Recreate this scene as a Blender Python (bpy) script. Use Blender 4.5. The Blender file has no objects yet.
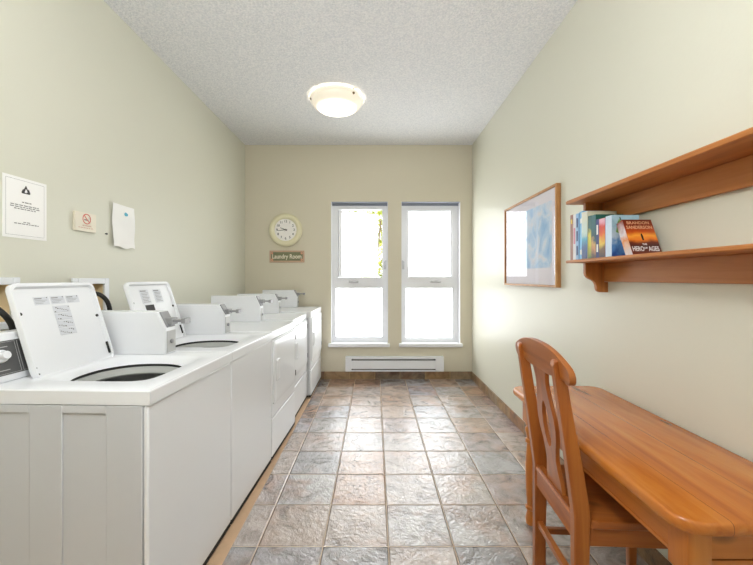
import bpy, bmesh, math, random
from mathutils import Matrix, Vector
random.seed(7)
PI = math.pi
SC = bpy.context.scene
COL = SC.collection

# ------------------------------------------------------------------ materials
def lin(r, g, b):
    f = lambda c: (c / 12.92 if c <= 0.04045 else ((c + 0.055) / 1.055) ** 2.4)
    return (f(r / 255), f(g / 255), f(b / 255), 1.0)

def new_mat(name):
    m = bpy.data.materials.new(name); m.use_nodes = True
    nt = m.node_tree
    return m, nt, nt.nodes['Principled BSDF']

def plain(name, rgb, rough=0.5, metal=0.0, spec=0.5, bump=0.0, bscale=80.0, emit=None, estr=0.0, var=0.0):
    m, nt, p = new_mat(name)
    p.inputs['Base Color'].default_value = lin(*rgb)
    p.inputs['Roughness'].default_value = rough
    p.inputs['Metallic'].default_value = metal
    p.inputs['Specular IOR Level'].default_value = spec
    tc = nt.nodes.new('ShaderNodeTexCoord')
    nz = nt.nodes.new('ShaderNodeTexNoise'); nz.inputs['Scale'].default_value = bscale
    nz.inputs['Detail'].default_value = 3
    nt.links.new(tc.outputs['Object'], nz.inputs['Vector'])
    if bump:
        b = nt.nodes.new('ShaderNodeBump'); b.inputs['Strength'].default_value = bump
        b.inputs['Distance'].default_value = 0.004
        nt.links.new(nz.outputs['Fac'], b.inputs['Height'])
        nt.links.new(b.outputs['Normal'], p.inputs['Normal'])
    if var:
        mx = nt.nodes.new('ShaderNodeMix'); mx.data_type = 'RGBA'
        c = lin(*rgb)
        mx.inputs['A'].default_value = tuple(x * (1 - var) for x in c[:3]) + (1,)
        mx.inputs['B'].default_value = tuple(min(1, x * (1 + var)) for x in c[:3]) + (1,)
        nt.links.new(nz.outputs['Fac'], mx.inputs['Factor'])
        nt.links.new(mx.outputs['Result'], p.inputs['Base Color'])
    if emit:
        p.inputs['Emission Color'].default_value = lin(*emit)
        p.inputs['Emission Strength'].default_value = estr
    return m

def ramp(nt, stops, interp='LINEAR'):
    r = nt.nodes.new('ShaderNodeValToRGB'); r.color_ramp.interpolation = interp
    e = r.color_ramp.elements
    while len(e) < len(stops): e.new(0.5)
    for el, (pos, c) in zip(e, stops):
        el.position = pos; el.color = lin(*c)
    return r

def math_node(nt, op, a, b=None):
    n = nt.nodes.new('ShaderNodeMath'); n.operation = op
    for i, v in enumerate((a, b)):
        if v is None: continue
        if isinstance(v, (int, float)): n.inputs[i].default_value = v
        else: nt.links.new(v, n.inputs[i])
    return n.outputs[0]

def wood(name, dark, mid, light, axis='Y', rough=0.35, knots=True, seams=None, gs=1.0):
    """pine: grain stretched along the given object axis; optional plank seams (axis, list of positions)"""
    m, nt, p = new_mat(name)
    tc = nt.nodes.new('ShaderNodeTexCoord')
    mp = nt.nodes.new('ShaderNodeMapping')
    s = {'X': (1.2, 16, 16), 'Y': (16, 1.2, 16), 'Z': (16, 16, 1.2)}[axis]
    mp.inputs['Scale'].default_value = tuple(v * gs for v in s)
    nt.links.new(tc.outputs['Object'], mp.inputs['Vector'])
    nz = nt.nodes.new('ShaderNodeTexNoise'); nz.inputs['Scale'].default_value = 1.0
    nz.inputs['Detail'].default_value = 6; nz.inputs['Roughness'].default_value = 0.6
    nz.inputs['Distortion'].default_value = 0.8
    nt.links.new(mp.outputs['Vector'], nz.inputs['Vector'])
    r = ramp(nt, [(0.28, dark), (0.48, mid), (0.72, light)])
    nt.links.new(nz.outputs['Fac'], r.inputs['Fac'])
    col = r.outputs['Color']
    if knots:
        mp2 = nt.nodes.new('ShaderNodeMapping')
        s2 = {'X': (3.2, 6, 6), 'Y': (6, 3.2, 6), 'Z': (6, 6, 3.2)}[axis]
        mp2.inputs['Scale'].default_value = s2
        nt.links.new(tc.outputs['Object'], mp2.inputs['Vector'])
        vo = nt.nodes.new('ShaderNodeTexVoronoi'); vo.inputs['Scale'].default_value = 0.9
        nt.links.new(mp2.outputs['Vector'], vo.inputs['Vector'])
        k = ramp(nt, [(0.0, (255, 255, 255)), (0.09, (200, 200, 200)), (0.14, (0, 0, 0))])
        nt.links.new(vo.outputs['Distance'], k.inputs['Fac'])
        mx = nt.nodes.new('ShaderNodeMix'); mx.data_type = 'RGBA'
        nt.links.new(k.outputs['Color'], mx.inputs['Factor'])
        nt.links.new(col, mx.inputs['A'])
        mx.inputs['B'].default_value = lin(*(int(c * 0.55) for c in dark))
        col = mx.outputs['Result']
    if seams:
        sep = nt.nodes.new('ShaderNodeSeparateXYZ'); nt.links.new(tc.outputs['Object'], sep.inputs[0])
        src = sep.outputs[seams[0]]; acc = None
        for pos in seams[1]:
            d = math_node(nt, 'ABSOLUTE', math_node(nt, 'SUBTRACT', src, pos))
            v = math_node(nt, 'LESS_THAN', d, 0.0008)
            acc = v if acc is None else math_node(nt, 'MAXIMUM', acc, v)
        mx = nt.nodes.new('ShaderNodeMix'); mx.data_type = 'RGBA'
        nt.links.new(acc, mx.inputs['Factor']); nt.links.new(col, mx.inputs['A'])
        mx.inputs['B'].default_value = lin(*(int(c * 0.6) for c in dark))
        col = mx.outputs['Result']
    nt.links.new(col, p.inputs['Base Color'])
    p.inputs['Roughness'].default_value = rough
    b = nt.nodes.new('ShaderNodeBump'); b.inputs['Strength'].default_value = 0.12
    b.inputs['Distance'].default_value = 0.002
    nt.links.new(nz.outputs['Fac'], b.inputs['Height'])
    nt.links.new(b.outputs['Normal'], p.inputs['Normal'])
    return m

def slate(name, ox, sx, oy, sy, axes=(0, 1), floor=True):
    """slate tiles: grout grid with cells sx by sy, colour per tile, split-stone relief"""
    m, nt, p = new_mat(name)
    L = nt.links.new
    tc = nt.nodes.new('ShaderNodeTexCoord')
    sep = nt.nodes.new('ShaderNodeSeparateXYZ'); L(tc.outputs['Object'], sep.inputs[0])
    u = math_node(nt, 'DIVIDE', math_node(nt, 'SUBTRACT', sep.outputs[axes[0]], ox), sx)
    v = math_node(nt, 'DIVIDE', math_node(nt, 'SUBTRACT', sep.outputs[axes[1]], oy), sy)
    iu = math_node(nt, 'FLOOR', u); iv = math_node(nt, 'FLOOR', v)
    wob = nt.nodes.new('ShaderNodeTexNoise'); wob.inputs['Scale'].default_value = 30
    L(tc.outputs['Object'], wob.inputs['Vector'])
    def edge(w, i, s):
        f = math_node(nt, 'SUBTRACT', w, i)
        e = math_node(nt, 'MINIMUM', f, math_node(nt, 'SUBTRACT', 1.0, f))
        return math_node(nt, 'MULTIPLY', e, s)
    d = math_node(nt, 'MINIMUM', edge(u, iu, sx), edge(v, iv, sy))
    d = math_node(nt, 'SUBTRACT', d, math_node(nt, 'MULTIPLY', wob.outputs['Fac'], 0.0016))
    cmb = nt.nodes.new('ShaderNodeCombineXYZ'); L(iu, cmb.inputs[0]); L(iv, cmb.inputs[1])
    wn = nt.nodes.new('ShaderNodeTexWhiteNoise'); wn.noise_dimensions = '3D'; L(cmb.outputs[0], wn.inputs['Vector'])
    if floor:
        stops = [(0.0, (146, 145, 147)), (0.18, (182, 174, 170)), (0.34, (190, 170, 154)), (0.48, (160, 162, 170)),
                 (0.62, (190, 184, 180)), (0.78, (184, 154, 130)), (0.9, (166, 128, 100)), (1.0, (174, 168, 174))]
    else:
        stops = [(0.0, (150, 118, 78)), (0.3, (178, 146, 106)), (0.55, (142, 130, 112)), (0.8, (164, 118, 78)), (1.0, (136, 124, 100))]
    r = ramp(nt, stops); L(wn.outputs['Value'], r.inputs['Fac'])
    # per-tile shifted coordinates for the stone pattern
    addv = nt.nodes.new('ShaderNodeVectorMath'); addv.operation = 'MULTIPLY_ADD'
    L(wn.outputs['Color'], addv.inputs[0]); addv.inputs[1].default_value = (37, 53, 11)
    L(tc.outputs['Object'], addv.inputs[2])
    n1 = nt.nodes.new('ShaderNodeTexNoise'); n1.inputs['Scale'].default_value = 7; n1.inputs['Detail'].default_value = 8
    n1.inputs['Roughness'].default_value = 0.62; n1.inputs['Distortion'].default_value = 1.2
    L(addv.outputs[0], n1.inputs['Vector'])
    n2 = nt.nodes.new('ShaderNodeTexNoise'); n2.inputs['Scale'].default_value = 4.5; n2.inputs['Detail'].default_value = 5
    L(addv.outputs[0], n2.inputs['Vector'])
    rust = ramp(nt, [(0.48, (0, 0, 0)), (0.68, (190, 190, 190))]); L(n2.outputs['Fac'], rust.inputs['Fac'])
    mx = nt.nodes.new('ShaderNodeMix'); mx.data_type = 'RGBA'
    L(rust.outputs['Color'], mx.inputs['Factor']); L(r.outputs['Color'], mx.inputs['A'])
    mx.inputs['B'].default_value = lin(176, 122, 84) if floor else lin(150, 98, 56)
    shade = nt.nodes.new('ShaderNodeMix'); shade.data_type = 'RGBA'; shade.blend_type = 'MULTIPLY'
    shade.inputs['Factor'].default_value = 1.0
    sr = ramp(nt, [(0.32, (166, 162, 160)), (0.58, (255, 255, 255))]); L(n1.outputs['Fac'], sr.inputs['Fac'])
    L(mx.outputs['Result'], shade.inputs['A']); L(sr.outputs['Color'], shade.inputs['B'])
    g = math_node(nt, 'LESS_THAN', d, 0.0016)
    mg = nt.nodes.new('ShaderNodeMix'); mg.data_type = 'RGBA'
    L(g, mg.inputs['Factor']); L(shade.outputs['Result'], mg.inputs['A'])
    mg.inputs['B'].default_value = lin(204, 178, 152) if floor else lin(196, 168, 120)
    L(mg.outputs['Result'], p.inputs['Base Color'])
    # relief
    n3 = nt.nodes.new('ShaderNodeTexNoise'); n3.inputs['Scale'].default_value = 46; n3.inputs['Detail'].default_value = 8
    n3.inputs['Distortion'].default_value = 0.6
    L(addv.outputs[0], n3.inputs['Vector'])
    h = math_node(nt, 'ADD', math_node(nt, 'MULTIPLY', n1.outputs['Fac'], 0.7), math_node(nt, 'MULTIPLY', n3.outputs['Fac'], 0.4))
    cap = nt.nodes.new('ShaderNodeMapRange'); cap.inputs['From Min'].default_value = 0.0
    cap.inputs['From Max'].default_value = 0.006; L(d, cap.inputs['Value'])
    h2 = math_node(nt, 'MULTIPLY', h, cap.outputs[0])
    b = nt.nodes.new('ShaderNodeBump'); b.inputs['Strength'].default_value = 0.8; b.inputs['Distance'].default_value = 0.013
    L(h2, b.inputs['Height']); L(b.outputs['Normal'], p.inputs['Normal'])
    rr = nt.nodes.new('ShaderNodeMix'); rr.data_type = 'FLOAT'
    L(g, rr.inputs['Factor']); rr.inputs['A'].default_value = 0.25 if floor else 0.45; rr.inputs['B'].default_value = 0.85
    L(rr.outputs['Result'], p.inputs['Roughness'])
    p.inputs['Specular IOR Level'].default_value = 1.0 if floor else 0.5
    if floor:      # sealed slate
        p.inputs['Coat Weight'].default_value = 0.9; p.inputs['Coat Roughness'].default_value = 0.22; p.inputs['Coat IOR'].default_value = 1.6
        L(b.outputs['Normal'], p.inputs['Coat Normal'])
    return m

def emission_mat(name, rgb, strength):
    m = bpy.data.materials.new(name); m.use_nodes = True
    nt = m.node_tree; nt.nodes.remove(nt.nodes['Principled BSDF'])
    e = nt.nodes.new('ShaderNodeEmission'); e.inputs['Color'].default_value = lin(*rgb)
    e.inputs['Strength'].default_value = strength
    nt.links.new(e.outputs[0], nt.nodes['Material Output'].inputs['Surface'])
    return m

def cover_art(name, stops, scale=(10, 10, 10), grad_axis=2, zr=(0, 1), mixn=0.35, seed=0.0, rough=0.3):
    """a printed book cover: vertical colour bands broken up by noise"""
    m, nt, p = new_mat(name); L = nt.links.new
    tc = nt.nodes.new('ShaderNodeTexCoord')
    sep = nt.nodes.new('ShaderNodeSeparateXYZ'); L(tc.outputs['Object'], sep.inputs[0])
    mr = nt.nodes.new('ShaderNodeMapRange'); mr.inputs['From Min'].default_value = zr[0]; mr.inputs['From Max'].default_value = zr[1]
    L(sep.outputs[grad_axis], mr.inputs['Value'])
    mp = nt.nodes.new('ShaderNodeMapping'); mp.inputs['Scale'].default_value = scale
    mp.inputs['Location'].default_value = (seed, seed * 2.3, seed * 0.7)
    L(tc.outputs['Object'], mp.inputs['Vector'])
    nz = nt.nodes.new('ShaderNodeTexNoise'); nz.inputs['Scale'].default_value = 3.0; nz.inputs['Detail'].default_value = 4
    L(mp.outputs[0], nz.inputs['Vector'])
    f = math_node(nt, 'ADD', mr.outputs[0], math_node(nt, 'MULTIPLY', math_node(nt, 'SUBTRACT', nz.outputs['Fac'], 0.5), mixn))
    r = ramp(nt, stops); L(f, r.inputs['Fac']); L(r.outputs['Color'], p.inputs['Base Color'])
    p.inputs['Roughness'].default_value = rough
    return m

# ------------------------------------------------------------------ mesh helpers
class MB:
    def __init__(self): self.bm = bmesh.new()
    def box(self, x0, x1, y0, y1, z0, z1, M=None, skip=(), bev=0.0):
        bm = self.bm
        if bev:
            r = bmesh.ops.create_cube(bm, size=1.0, matrix=Matrix.Translation(((x0 + x1) / 2, (y0 + y1) / 2, (z0 + z1) / 2)) @ Matrix.Diagonal((x1 - x0, y1 - y0, z1 - z0, 1)))
            vs = r['verts']; es = list({e for v in vs for e in v.link_edges})
            g = bmesh.ops.bevel(bm, geom=es, offset=bev, segments=2, profile=0.7, affect='EDGES', clamp_overlap=True)
            if M:
                vv = {v for f in g['faces'] for v in f.verts}
                # all verts connected to these
                st = list(vv); seen = set(vv)
                while st:
                    v = st.pop()
                    for e in v.link_edges:
                        o = e.other_vert(v)
                        if o not in seen: seen.add(o); st.append(o)
                for v in seen: v.co = M @ v.co
            return self
        P = [(x0, y0, z0), (x1, y0, z0), (x1, y1, z0), (x0, y1, z0), (x0, y0, z1), (x1, y0, z1), (x1, y1, z1), (x0, y1, z1)]
        V = [bm.verts.new((M @ Vector(q)) if M else q) for q in P]
        F = {'-z': (0, 3, 2, 1), '+z': (4, 5, 6, 7), '-y': (0, 1, 5, 4), '+x': (1, 2, 6, 5), '+y': (2, 3, 7, 6), '-x': (3, 0, 4, 7)}
        for k, f in F.items():
            if k not in skip: bm.faces.new([V[i] for i in f])
        return self
    def rings(self, rings, cap0=True, cap1=True, closed=True):
        """loft a list of point loops with equal counts"""
        bm = self.bm
        R = [[bm.verts.new(q) for q in r] for r in rings]
        n = len(R[0])
        for a, b in zip(R, R[1:]):
            for i in range(n if closed else n - 1):
                j = (i + 1) % n
                try: bm.faces.new((a[i], a[j], b[j], b[i]))
                except ValueError: pass
        if cap0: bm.faces.new(list(reversed(R[0])))
        if cap1: bm.faces.new(R[-1])
        return self
    def lathe(self, prof, c=(0, 0, 0), n=32, M=None, cap0=True, cap1=True):
        rings = []
        for r, z in prof:
            r = max(r, 1e-5)
            ring = [Vector((c[0] + r * math.cos(2 * PI * i / n), c[1] + r * math.sin(2 * PI * i / n), c[2] + z)) for i in range(n)]
            rings.append([M @ q for q in ring] if M else ring)
        return self.rings(rings, cap0, cap1)
    def prism(self, pts, a0, a1, axis='Y', M=None):
        """polygon extruded along axis; pts are the two other coordinates in xyz order"""
        def mk(q, a):
            v = {'Y': (q[0], a, q[1]), 'X': (a, q[0], q[1]), 'Z': (q[0], q[1], a)}[axis]
            v = Vector(v); return M @ v if M else v
        return self.rings([[mk(q, a0) for q in pts], [mk(q, a1) for q in pts]])
    def tube(self, pts, r, n=10, caps=True):
        pts = [Vector(q) for q in pts]
        rings = []; up = Vector((0, 0, 1))
        for i, q in enumerate(pts):
            t = (pts[min(i + 1, len(pts) - 1)] - pts[max(i - 1, 0)]).normalized()
            a = t.cross(up)
            if a.length < 1e-3: a = t.cross(Vector((1, 0, 0)))
            a.normalize()
            if i and a.dot(pa) < 0: a = -a
            pa = a
            b = t.cross(a)
            rings.append([q + r * (math.cos(2 * PI * k / n) * a + math.sin(2 * PI * k / n) * b) for k in range(n)])
        return self.rings(rings, caps, caps)
    def build(self, name, mat, parent=None, bevel=0.0, smooth=True, seg=2):
        bmesh.ops.recalc_face_normals(self.bm, faces=self.bm.faces[:])
        me = bpy.data.meshes.new(name); self.bm.to_mesh(me); self.bm.free()
        o = bpy.data.objects.new(name, me); COL.objects.link(o)
        for m in (mat if isinstance(mat, (list, tuple)) else [mat]): me.materials.append(m)
        if parent: o.parent = parent
        if bevel:
            md = o.modifiers.new('Bevel', 'BEVEL'); md.width = bevel; md.segments = seg
            md.limit_method = 'ANGLE'; md.angle_limit = math.radians(40)
        if smooth:
            for f in me.polygons: f.use_smooth = True
            try: me.set_sharp_from_angle(angle=math.radians(38))
            except Exception: pass
        return o

def smooth_path(pts, n=8):
    """Catmull-Rom through pts"""
    P = [Vector(q) for q in pts]; P = [P[0] * 2 - P[1]] + P + [P[-1] * 2 - P[-2]]
    out = []
    for i in range(1, len(P) - 2):
        for k in range(n):
            t = k / n
            out.append(0.5 * ((2 * P[i]) + (P[i + 1] - P[i - 1]) * t + (2 * P[i - 1] - 5 * P[i] + 4 * P[i + 1] - P[i + 2]) * t * t + (3 * P[i] - P[i - 1] - 3 * P[i + 1] + P[i + 2]) * t ** 3))
    out.append(P[-2]); return out

def round_rect(x0, x1, y0, y1, r, n=6):
    pts = []
    for cx, cy, a0 in ((x1 - r, y1 - r, 0), (x0 + r, y1 - r, 90), (x0 + r, y0 + r, 180), (x1 - r, y0 + r, 270)):
        for k in range(n + 1):
            a = math.radians(a0 + 90 * k / n)
            pts.append((cx + r * math.cos(a), cy + r * math.sin(a)))
    return pts

def tag(o, label, cat, group=None, kind=None):
    o['label'] = label; o['category'] = cat
    if group: o['group'] = group
    if kind: o['kind'] = kind
    return o

def thing(name, label, cat, loc=(0, 0, 0), rz=0.0, group=None):
    o = bpy.data.objects.new(name, None); o.empty_display_size = 0.05; COL.objects.link(o)
    o.location = loc; o.rotation_euler = (0, 0, rz)
    return tag(o, label, cat, group)

def struct(o):
    o['kind'] = 'structure'; return o

def curve_mesh(name, splines, depth, mat, parent, M, bend=None, bevel=0.0):
    """2D closed outlines (with holes) filled and given thickness; M maps (u, v, w) to the parent's space"""
    cu = bpy.data.curves.new('tmp', 'CURVE'); cu.dimensions = '2D'; cu.fill_mode = 'BOTH'
    cu.extrude = depth / 2; cu.bevel_depth = bevel; cu.bevel_resolution = 1
    for pts in splines:
        s = cu.splines.new('POLY'); s.points.add(len(pts) - 1); s.use_cyclic_u = True
        for q, p in zip(s.points, pts): q.co = (p[0], p[1], 0, 1)
    t = bpy.data.objects.new('tmp', cu); COL.objects.link(t)
    dg = bpy.context.evaluated_depsgraph_get()
    me = bpy.data.meshes.new_from_object(t.evaluated_get(dg))
    bpy.data.objects.remove(t); bpy.data.curves.remove(cu)
    me.name = name
    for v in me.vertices:
        q = Vector(v.co)
        if bend: q = bend(q)
        v.co = M @ q
    me.materials.clear(); me.materials.append(mat)
    o = bpy.data.objects.new(name, me); COL.objects.link(o); o.parent = parent
    for f in me.polygons: f.use_smooth = True
    try: me.set_sharp_from_angle(angle=math.radians(38))
    except Exception: pass
    return o

def text_bm(bm, s, size, M, depth=0.0004, align='CENTER', bold=0.0, sx=1.0):
    cu = bpy.data.curves.new('tmp', 'FONT'); cu.body = s; cu.size = size; cu.align_x = align; cu.align_y = 'CENTER'
    cu.extrude = depth; cu.offset = bold; cu.resolution_u = 3
    t = bpy.data.objects.new('tmp', cu); COL.objects.link(t)
    dg = bpy.context.evaluated_depsgraph_get()
    me = bpy.data.meshes.new_from_object(t.evaluated_get(dg))
    bpy.data.objects.remove(t); bpy.data.curves.remove(cu)
    me.transform(M @ Matrix.Diagonal((sx, 1, 1, 1)))
    bm.from_mesh(me); bpy.data.meshes.remove(me)

def frame_of(o, ex, ey):
    """matrix with origin o, text x-axis ex, text y-axis ey"""
    ex = Vector(ex).normalized(); ey = Vector(ey).normalized(); ez = ex.cross(ey)
    return Matrix(((ex.x, ey.x, ez.x, o[0]), (ex.y, ey.y, ez.y, o[1]), (ex.z, ey.z, ez.z, o[2]), (0, 0, 0, 1)))

# ------------------------------------------------------------------ room numbers (metres)
XL, XR, YB, YF, ZC = -1.612, 1.203, 4.477, -1.40, 2.899
CAMZ = 1.25

m_wall = plain('sage_cream_paint', (221, 220, 204), rough=0.40, spec=0.4, bump=0.08, bscale=60)
m_wall_b = plain('tan_cream_paint', (222, 215, 194), rough=0.5, spec=0.35, bump=0.08, bscale=60)
m_white = plain('white_enamel', (241, 243, 246), rough=0.22, spec=0.5)
m_whitep = plain('white_window_paint', (240, 241, 244), rough=0.35)
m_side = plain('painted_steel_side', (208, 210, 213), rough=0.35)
m_headshadow = plain('head_shadow_grey', (150, 156, 168), rough=0.6)  # grey that stands in for shade at the window heads
m_dark = plain('dark_plastic', (40, 40, 40), rough=0.5)
m_black = plain('black_rubber', (24, 24, 24), rough=0.45)
m_gap = plain('shadow_gap_black', (30, 28, 26), rough=0.8)  # colour of the shadow beneath the machines
m_panel = plain('charcoal_control_panel', (92, 92, 92), rough=0.4)
m_chrome = plain('brushed_chrome', (158, 158, 160), rough=0.5, metal=0.35)
m_steel = plain('stainless_tub', (176, 176, 174), rough=0.3, metal=0.85)
m_greyline = plain('grey_print', (150, 150, 150), rough=0.6)
m_print = plain('black_print', (62, 60, 58), rough=0.6)
m_decal = plain('decal', (216, 219, 225), rough=0.4)
m_paper = plain('white_paper', (252, 251, 248), rough=0.7)
m_offwhite = plain('offwhite_vinyl', (236, 228, 210), rough=0.5)

# ceiling: sprayed popcorn texture
def ceiling_mat():
    m, nt, p = new_mat('popcorn_ceiling'); L = nt.links.new
    tc = nt.nodes.new('ShaderNodeTexCoord')
    n = nt.nodes.new('ShaderNodeTexNoise'); n.inputs['Scale'].default_value = 85; n.inputs['Detail'].default_value = 5
    L(tc.outputs['Object'], n.inputs['Vector'])
    v = nt.nodes.new('ShaderNodeTexVoronoi'); v.inputs['Scale'].default_value = 110; L(tc.outputs['Object'], v.inputs['Vector'])
    h = math_node(nt, 'SUBTRACT', n.outputs['Fac'], math_node(nt, 'MULTIPLY', v.outputs['Distance'], 0.5))
    b = nt.nodes.new('ShaderNodeBump'); b.inputs['Strength'].default_value = 0.8; b.inputs['Distance'].default_value = 0.012
    L(h, b.inputs['Height']); L(b.outputs['Normal'], p.inputs['Normal'])
    r = ramp(nt, [(0.35, (234, 236, 240)), (0.65, (254, 254, 255))]); L(n.outputs['Fac'], r.inputs['Fac'])
    L(r.outputs['Color'], p.inputs['Base Color'])
    p.inputs['Roughness'].default_value = 0.9; p.inputs['Specular IOR Level'].default_value = 0.1
    return m
m_ceil = ceiling_mat()
m_slate = slate('slate_floor_tiles', 0.0624, 0.3045, 1.68, 0.309)
m_slate_b = slate('slate_baseboard_back', 0.0, 0.31, -0.3, 0.9, axes=(0, 2), floor=False)
m_slate_r = slate('slate_baseboard_right', 0.1, 0.31, -0.3, 0.9, axes=(1, 2), floor=False)
m_strip = plain('tan_floor_edge', (206, 172, 138), rough=0.6, var=0.15, bscale=20)

# ------------------------------------------------------------------ room shell
def wall_grid(name, mat, axis, pos, back, us, vs, holes):
    """a slab at axis=pos..back with rectangular holes; us / vs are the cut lines"""
    mb = MB(); bm = mb.bm
    def P(u, v, w): return (u, w, v) if axis == 'Y' else (w, u, v)
    us = sorted(us); vs = sorted(vs)
    inh = lambda u, v: any(h[0] < u < h[1] and h[2] < v < h[3] for h in holes)
    solid = {}
    for i in range(len(us) - 1):
        for j in range(len(vs) - 1):
            solid[i, j] = not inh((us[i] + us[i + 1]) / 2, (vs[j] + vs[j + 1]) / 2)
    for (i, j), s in solid.items():
        if not s: continue
        u0, u1, v0, v1 = us[i], us[i + 1], vs[j], vs[j + 1]
        for w in (pos, back):
            bm.faces.new([bm.verts.new(P(*q, w)) for q in ((u0, v0), (u1, v0), (u1, v1), (u0, v1))])
        for di, dj, a, b in ((-1, 0, (u0, v0), (u0, v1)), (1, 0, (u1, v0), (u1, v1)), (0, -1, (u0, v0), (u1, v0)), (0, 1, (u0, v1), (u1, v1))):
            if not solid.get((i + di, j + dj), False):
                bm.faces.new([bm.verts.new(P(*q, w)) for q, w in ((a, pos), (b, pos), (b, back), (a, back))])
    bmesh.ops.remove_doubles(bm, verts=bm.verts[:], dist=1e-5)
    return struct(mb.build(name, mat, smooth=False))

struct(MB().box(-0.667, XR + 0.1, YF - 0.1, YB + 0.1, -0.08, 0.0).build('floor', m_slate, smooth=False))
struct(MB().box(XL - 0.1, -0.667, YF - 0.1, YB + 0.1, -0.08, -0.001).build('trim_1', m_strip, smooth=False))
struct(MB().box(XL - 0.15, XR + 0.15, YF - 0.15, YB + 0.2, ZC, ZC + 0.1).build('ceiling', m_ceil, smooth=False))
HZ0, HZ1 = 0.419, 2.196
W1X, W2X = (-0.546, 0.161), (0.327, 1.058)
wall_grid('wall_back', m_wall_b, 'Y', YB, YB + 0.2, [XL - 0.1, W1X[0], W1X[1], W2X[0], W2X[1], XR + 0.1], [0, HZ0, HZ1, ZC],
          [(W1X[0], W1X[1], HZ0, HZ1), (W2X[0], W2X[1], HZ0, HZ1)])
OB = [(1.395, 1.595, 1.06, 1.22), (1.945, 2.140, 1.06, 1.216)]      # recesses for the hose boxes
wall_grid('wall_left', m_wall, 'X', XL, XL - 0.12, [YF - 0.1, OB[0][0], OB[0][1], OB[1][0], OB[1][1], YB], [0, 1.06, 1.216, 1.22, ZC],
          [OB[0], OB[1]])
wall_grid('wall_right', m_wall, 'X', XR, XR + 0.12, [YF - 0.1, YB], [0, ZC], [])
wall_grid('wall_front', m_wall, 'Y', YF, YF - 0.12, [XL - 0.1, -0.3, 0.62, XR + 0.1], [0, 2.05, ZC], [(-0.3, 0.62, 0, 2.05)])
# door behind the camera
d = struct(bpy.data.objects.new('door_1', None)); COL.objects.link(d); d.location = (0.16, YF, 0)
MB().box(-0.455, 0.455, -0.07, -0.03, 0.005, 2.045).build('door_panel', m_whitep, d, bevel=0.003)
mb = MB(); mb.box(-0.53, -0.46, 0.0, 0.015, 0, 2.12).box(0.46, 0.53, 0.0, 0.015, 0, 2.12).box(-0.46, 0.46, 0.0, 0.015, 2.05, 2.12)
mb.build('door_casing', m_whitep, d)
MB().lathe([(0.012, 0), (0.012, 0.03), (0.028, 0.04), (0.03, 0.055), (0.02, 0.07), (0.0, 0.072)], n=20,
           M=Matrix.Translation((0.39, -0.03, 1.0)) @ Matrix.Rotation(-PI / 2, 4, 'X')).build('door_handle', m_chrome, d)
# slate baseboards
struct(MB().box(XL, XR, YB - 0.012, YB, 0.0, 0.092).build('baseboard_back', m_slate_b, bevel=0.002))
struct(MB().box(XR - 0.012, XR, YF, YB - 0.012, 0.0, 0.092).build('baseboard_right', m_slate_r, bevel=0.002))

# ------------------------------------------------------------------ windows
def pane_mat():
    m, nt, p = new_mat('frosted_daylit_glass')
    p.inputs['Base Color'].default_value = (0.9, 0.92, 0.94, 1)
    p.inputs['Roughness'].default_value = 0.25
    p.inputs['Emission Color'].default_value = (0.96, 0.985, 1.0, 1)
    p.inputs['Emission Strength'].default_value = WIN_E
    return m
WIN_E = 2.9
m_pane = pane_mat()
FY0, FY1 = 4.567, 4.617

def rect_frame(mb, x0, x1, z0, z1, ix0, ix1, iz0, iz1, y0, y1):
    mb.box(x0, ix0, y0, y1, z0, z1).box(ix1, x1, y0, y1, z0, z1).box(ix0, ix1, y0, y1, z0, iz0).box(ix0, ix1, y0, y1, iz1, z1)

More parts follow.
